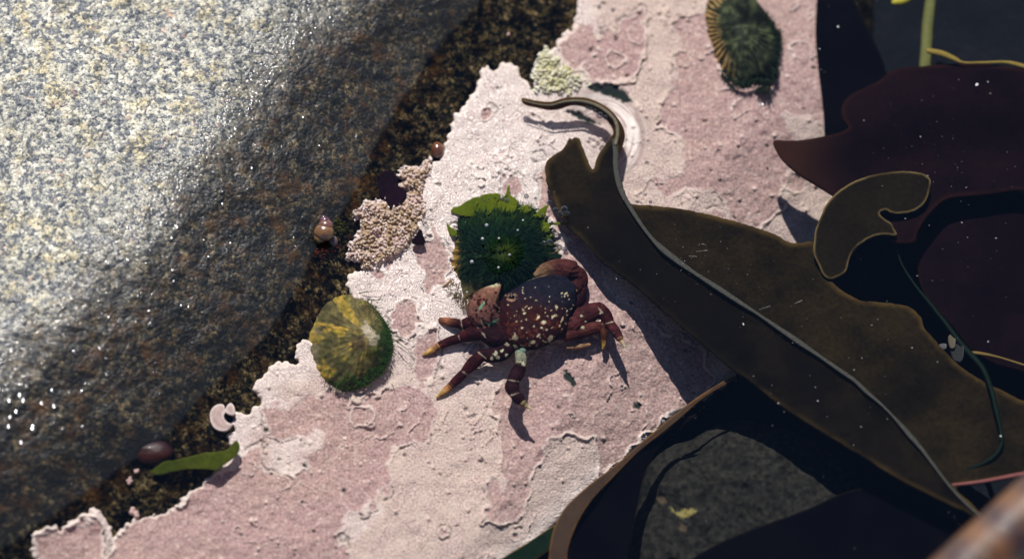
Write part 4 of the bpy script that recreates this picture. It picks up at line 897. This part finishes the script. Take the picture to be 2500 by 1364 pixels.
for (a, b, r_, lab) in ((333, 1148, 7, 'tiny pale pink coralline knob right below the red anemone'), (315, 1172, 7, 'tiny dull pink coralline knob below the paler knob by the red anemone'), (330, 1250, 11, 'pink coralline knob on dark granite above the crust edge'), (1240, 84, 5, 'tiny white barnacle on the submerged dark granite')):
    mb = MB(); z_ = granite_z(np.array([float(a)]), np.array([float(b)]))[0][0]
    for q in range(5): add_ball(mb, at1(a + RNG.normal(0, r_ * .4), b + RNG.normal(0, r_ * .4), z_ + 3), (r_ * .6 * S, r_ * .6 * S, r_ * .6 * S), None, (.5, .33, .30), 9, 6)
    tag(mb.build('coralline_nodule', M_KNOB), lab, 'coralline')

def blob(name, c, r, z, col, label, cat, col2=None, tilt=0.0, rot=0.0, mat=None):
    mb = MB(); ax = np.array(Matrix.Rotation(rot, 3, 'Z') @ Matrix.Rotation(tilt, 3, 'X')).T
    V, F4, F3 = ball((0, 0, 0), np.array(r) * S, ax, 28, 18)
    q = V / S; bump = 1 + .05 * fbm(q[:, 0] / 14 + 9, q[:, 1] / 14 + q[:, 2] / 11, 3, 3)
    V = V * bump[:, None]; t_ = sstep(-.5, .8, V[:, 1] / (r[1] * S))
    C = mixc(col, col2 if col2 is not None else col, t_)
    mb.add(V + at1(c[0], c[1], z)[None], F4, C); mb.F3.append(F3)
    return tag(mb.build(name, mat or M_SOFT), label, cat)
def gz(a, b): return float(granite_z(np.array([float(a)]), np.array([float(b)]))[0][0])
blob('anemone', (372, 1104), (50, 33, 22), gz(372, 1104) - 6, (.028, .006, .006), 'closed dark red anemone on the wet granite', 'anemone', (.016, .004, .008), mat=mat_tint('anemone_skin', .5, .2, 160, .5, .0005, coat=.15))
blob('anemone', (1068, 366), (17, 22, 16), gz(1068, 366) + 6, (.10, .030, .012), 'small brown anemone at the edge of the pink crust', 'anemone', (.14, .05, .02))
mb = MB(); zs = gz(791, 562)
for (a, b, q, hh, c1, c2) in ((791, 567, 25, 10, (.17, .085, .030), (.13, .055, .035)), (795, 552, 19, 16, (.15, .065, .040), (.10, .035, .045)), (793, 540, 13, 19, (.10, .035, .045), (.07, .02, .04)), (790, 532, 8, 20, (.08, .03, .04), (.05, .018, .03)), (781, 580, 15, 5, (.17, .09, .03), (.10, .05, .03))):
    V, F4, F3 = ball(at1(a, b, zs + hh), np.array((q, q * .95, q * .8)) * S, None, 26, 16); n_ = mb.n
    mb.add(V, F4, mixc(c1, c2, sstep(-.2, .3, fbm(V[:, 0] / S / 6, V[:, 1] / S / 6, 3, 3)))); mb.F3.append(F3 + n_)
sn = tag(mb.build('sea_snail', M_SOFT), 'glossy tan and purple snail on the wet granite', 'snail')
blob('sea_snail', (812, 588), (13, 17, 14), gz(812, 588) + 6, (.10, .05, .05), 'tiny purplish snail touching the tan one', 'snail', (.16, .10, .05), rot=.5)
mb = MB()
for q in range(60): add_ball(mb, at1(RNG.normal(831, 10), RNG.normal(558, 13), gz(831, 558) + RNG.uniform(0, 9)), np.array((1, .8, .6)) * RNG.uniform(3, 7) * S, None, np.array((.030, .028, .008)) * RNG.uniform(.5, 1.6), 8, 5)
tag(mb.build('mossy_clump', M_HAIR), 'mossy olive clump right beside the tan snail', 'algae clump')
mb = MB()
for q in range(50): add_ball(mb, at1(RNG.normal(782, 15), RNG.normal(612, 8), gz(782, 612) + RNG.uniform(0, 6)), np.array((1, .8, .6)) * RNG.uniform(3, 6) * S, None, np.array((.055, .016, .010)) * RNG.uniform(.5, 1.5), 8, 5)
tag(mb.build('mossy_clump', M_HAIR), 'reddish brown algae clump just below the tan snail', 'algae clump')
RA = [(933, 420), (950, 417), (968, 430), (974, 454), (988, 464), (993, 478), (980, 497), (954, 508), (944, 492), (930, 478), (924, 452)]
tag(sheet('red_alga', RA, lambda a, b: gz(958, 460) + 9 + 0 * a, M_PURPLE, 3, fine=4, coarse=8, rim=5, rough=2), 'dark purple alga patch beside the knobbly pink tuft', 'algae')
RB = [(1005, 590), (1026, 560), (1033, 574), (1038, 590), (1024, 596)]
tag(sheet('red_alga', RB, lambda a, b: shelf(1020, 580) + 18 + 0 * a, M_MAROON, 3, fine=3, coarse=6, rim=4), 'small dark red alga flap at the foot of the knobbly tuft', 'algae')
GS = [(398, 1128), (430, 1122), (470, 1112), (505, 1104), (535, 1102), (556, 1096), (566, 1084), (576, 1074), (584, 1082), (584, 1098), (576, 1112), (560, 1124), (545, 1136), (528, 1146), (500, 1144), (460, 1144), (420, 1150), (385, 1158), (370, 1150)]
tag(sheet('green_seaweed_strip', GS, lambda a, b: -5 + (a - 584) * .03 + 2 * np.sin(a / 20), mat_blade('green_strip', (.034, .045, .007), (.075, .090, .010), (.12, .14, .015), .35, .4), 2, fine=4, coarse=9, rim=5, rough=1), 'flat olive green strip of seaweed from the red anemone to the pink crust', 'seaweed strip')

# ================================================================ bubbles and floating flecks
def mat_bubble():
    t = NT('bubble_film')
    f = t.n('LayerWeight', {'Blend': .62}, out='Facing')
    gl = t.n('BsdfGlossy', {'Color': (.95, .97, 1), 'Roughness': .03}); tr = t.n('BsdfTransparent', {'Color': (.72, .72, .72)})
    dk = t.n('MixShader', {0: .35, 1: t.n('BsdfDiffuse', {'Color': (.03, .03, .03)}), 2: gl})
    return t.done(t.n('MixShader', {0: t.rng(f, .25, .8, .12, 1.0), 1: tr, 2: dk}))
M_BUB = mat_bubble(); M_BUBW = mat_tint('white_bubble', .15, .6, 900, .15, .0, coat=1.0)
V, F4, F3 = ball((0, 0, 0), (1, 1, .9), None, 16, 10); BME = mesh('bubble', V, [F4, F3], M_BUB)
BW = mesh('white_bubble', V, [F4, F3], M_BUBW, {'tint': np.broadcast_to(np.array((.26, .26, .25)), (len(V), 3)).copy()})
def bubble(px_, py_, r_, z_, label, group, me_=BME):
    o = link('air_bubble', me_); o.location = at1(px_, py_, z_); o.scale = (r_ * S,) * 3
    tag(o, label, 'bubble', group)
BG = [('pairs and singles of bubbles over pale crust', 0, [(1463, 18, 6, 'left bubble of the pair floating near the top edge over pale crust'), (1497, 25, 6, 'right bubble of the pair floating near the top edge over pale crust'),
        (1203, 433, 3.5, 'smaller left bubble of two over cream crust above the sea lettuce'), (1230, 428, 4.5, 'larger right bubble of two over cream crust above the sea lettuce'),
        (1223, 213, 3, 'lone tiny bubble over the tall tongue of white crust'), (1222, 258, 2.5, 'pinhead bubble over white crust left of the kelp tip'), (1183, 468, 2.5, 'pinhead bubble just above the large sea lettuce frond'),
        (1576, 475, 3.5, 'smaller of two tiny bubbles right of the kelp neck'), (1588, 493, 4.5, 'larger of two tiny bubbles right of the kelp neck')]),
      ('row of bubbles along the curled kelp tip', 0, [(1433, 263, 4.5, 'first bubble in the row under the kelp curl, nearest its tip'), (1442, 266, 4.5, 'second bubble in the row under the kelp curl'), (1452, 271, 5, 'middle bubble in the row under the kelp curl'),
        (1464, 282, 9, 'largest bubble in the row under the kelp curl'), (1478, 287, 6, 'last bubble in the row under the kelp curl, beside the largest')]),
      ('bubble cluster on the kelp lobe', 0, [(1357, 513, 7, 'leftmost bubble of the tight cluster on the torn kelp lobe'), (1368, 521, 7, 'lower left bubble of the tight cluster on the torn kelp lobe'), (1378, 511, 9, 'largest bubble of the tight cluster on the torn kelp lobe'),
        (1372, 525, 6, 'lowest bubble of the tight cluster on the torn kelp lobe'), (1386, 521, 6, 'rightmost bubble of the tight cluster on the torn kelp lobe')]),
      ('single bubbles between lettuce and kelp', 0, [(1285, 479, 6.5, 'clear bubble just right of the tall sea lettuce point'), (1307, 484, 3.5, 'small bubble midway between the sea lettuce and the kelp lobe'), (1311, 498, 2.5, 'pinhead bubble below the small one between lettuce and kelp'),
        (1341, 495, 6.5, 'clear bubble close to the kelp lobe edge, above the cluster'), (1340, 468, 5, 'bubble touching the upper edge of the kelp lobe'), (1324, 526, 4, 'small bubble at the rim of the right sea lettuce frond'), (1346, 545, 5, 'bubble on the thin point of the right sea lettuce frond')]),
      ('bubbles on the sea lettuce', 0, [(1226, 486, 6, 'left bubble of the pair on the bright sea lettuce'), (1238, 490, 6.5, 'right bubble of the pair on the bright sea lettuce'), (1178, 485, 2.5, 'upper pinhead bubble on the large sea lettuce frond'), (1181, 491, 2.5, 'lower pinhead bubble on the large sea lettuce frond'),
        (1193, 486, 2.5, 'right pinhead bubble on the large sea lettuce frond')]),
      ('bubble pair by the green algae', 0, [(1329, 594, 7, 'smaller left bubble of the pair beside the dark green algae'), (1342, 592, 9, 'larger right bubble of the pair beside the dark green algae')]),
      ('whitish bubbles in the algae', 1, [(1188, 550, 5.5, 'largest whitish bubble in the upper part of the dark green algae'), (1178, 583, 5, 'whitish bubble in the algae, below the largest one'), (1152, 639, 5.5, 'whitish bubble at the lower left of the dark green algae'), (1217, 653, 4, 'whitish bubble in the algae, below its pale centre'),
        (1264, 562, 3.5, 'whitish bubble at the upper right of the dark green algae'), (1218, 582, 4, 'oblong whitish bubble above the pale centre of the algae'), (1244, 622, 4, 'whitish bubble right at the pale centre of the algae'), (1140, 713, 3.5, 'whitish bubble on the brown turf left of the spotted claw'), (1277, 538, 3.5, 'whitish bubble between the algae and the right sea lettuce frond')])]
for grp, kind_, lst in BG:
    for (a, b, r_, lab) in lst: bubble(a, b, r_ * (.85 if kind_ else 1), 1 if not kind_ else zc + 80, lab, grp, BW if kind_ else BME)
t = NT('glint'); f_ = t.n('Fresnel', {'IOR': 1.45})
M_GLINT = t.done(t.n('MixShader', {0: t.math('ADD', f_, .02), 1: t.n('BsdfTransparent', {'Color': (1, 1, 1)}), 2: t.n('BsdfGlossy', {'Color': (1, 1, 1), 'Roughness': .12})}))
V, F4, F3 = ball((0, 0, 0), (1, 1, .24), None, 20, 13); DME = mesh('glint', V, [F4, F3], M_GLINT)  # flattened beads added so the wet bumps of the rock sparkle
for q, (a, b) in enumerate([(64, 941), (126, 951), (47, 963), (22, 976), (56, 976), (101, 983), (39, 1003), (24, 1017), (199, 953), (201, 1039), (79, 1042), (51, 1079), (20, 1040), (131, 990), (413, 690), (381, 722), (418, 743), (373, 748), (320, 769), (410, 755),
                      (277, 780), (224, 826), (255, 838), (314, 827), (287, 841), (196, 865), (341, 513), (332, 598), (492, 646), (531, 522), (455, 605), (470, 664), (795, 606), (820, 592), (560, 470), (600, 505), (520, 580), (640, 430), (700, 360), (740, 300), (660, 560), (585, 640)]):
    o = link('glint_bead', DME); rr_ = (10 if q == 10 else RNG.uniform(2.5, 7) if q < 14 else RNG.uniform(1.5, 3.6)) * S; a, b = (a, b) if q < 14 else (a + RNG.normal(0, 34), b + RNG.normal(0, 34)); o.location = at1(a, b, gz(a, b) + 1); o.scale = (rr_, rr_, rr_)
    tag(o, 'added bead that glints in the sun on the wet dark granite' if q != 10 else 'largest added bead that glints in the sun, low on the wet granite', 'water droplet', 'added glinting beads on the granite')
mb = MB()
def fleck(a, b, r_, c_=(.20, .19, .19)):
    an = RNG.uniform(0, 6.28); V, F4, F3 = ball(at1(a, b, 1.5), np.array((r_, r_ * RNG.uniform(.4, .9), .6)) * S, np.array(Matrix.Rotation(an, 3, 'Z')), 6, 3); n_ = mb.n
    mb.add(V, F4, np.array(c_) * RNG.uniform(.35, 1.2)); mb.F3.append(F3 + n_)
for (cx_, cy_, sx, sy, k_) in ((1730, 625, 70, 45, 60), (2270, 350, 60, 55, 40), (2300, 330, 140, 110, 60), (1980, 800, 160, 120, 60), (2380, 640, 100, 110, 50), (1560, 640, 90, 90, 25), (2100, 950, 160, 130, 45), (1660, 800, 160, 160, 25), (1420, 490, 60, 70, 14), (2050, 200, 60, 120, 14), (1900, 1150, 200, 100, 14)):
    for i in range(int(k_ * .55)): fleck(RNG.normal(cx_, sx), RNG.normal(cy_, sy), RNG.uniform(.8, 1.7) + (RNG.random() < .06) * 1.6)
for (a, b, a2, b2) in ((1855, 755, 1880, 747), (1942, 740, 1958, 733), (1700, 614, 1726, 611), (1683, 625, 1700, 626)):
    for t_ in np.linspace(0, 1, 9): fleck(a + (a2 - a) * t_, b + (b2 - b) * t_, 1.5)
for (a, b, r_) in ((1815, 791, 4), (2385, 207, 5), (2412, 200, 3), (2046, 66, 3), (2001, 120, 2), (2330, 1260, 0.8), (2443, 1064, 3), (1862, 255, 4.5)): fleck(a, b, r_, (.7, .68, .66))
tag(mb.build('floating_flecks', M_FLECK), 'pale dust flecks floating on the water over the dark kelp', 'flecks', kind='stuff')
print('verts', sum(len(o.data.vertices) for o in COL.objects if o.type == 'MESH'))
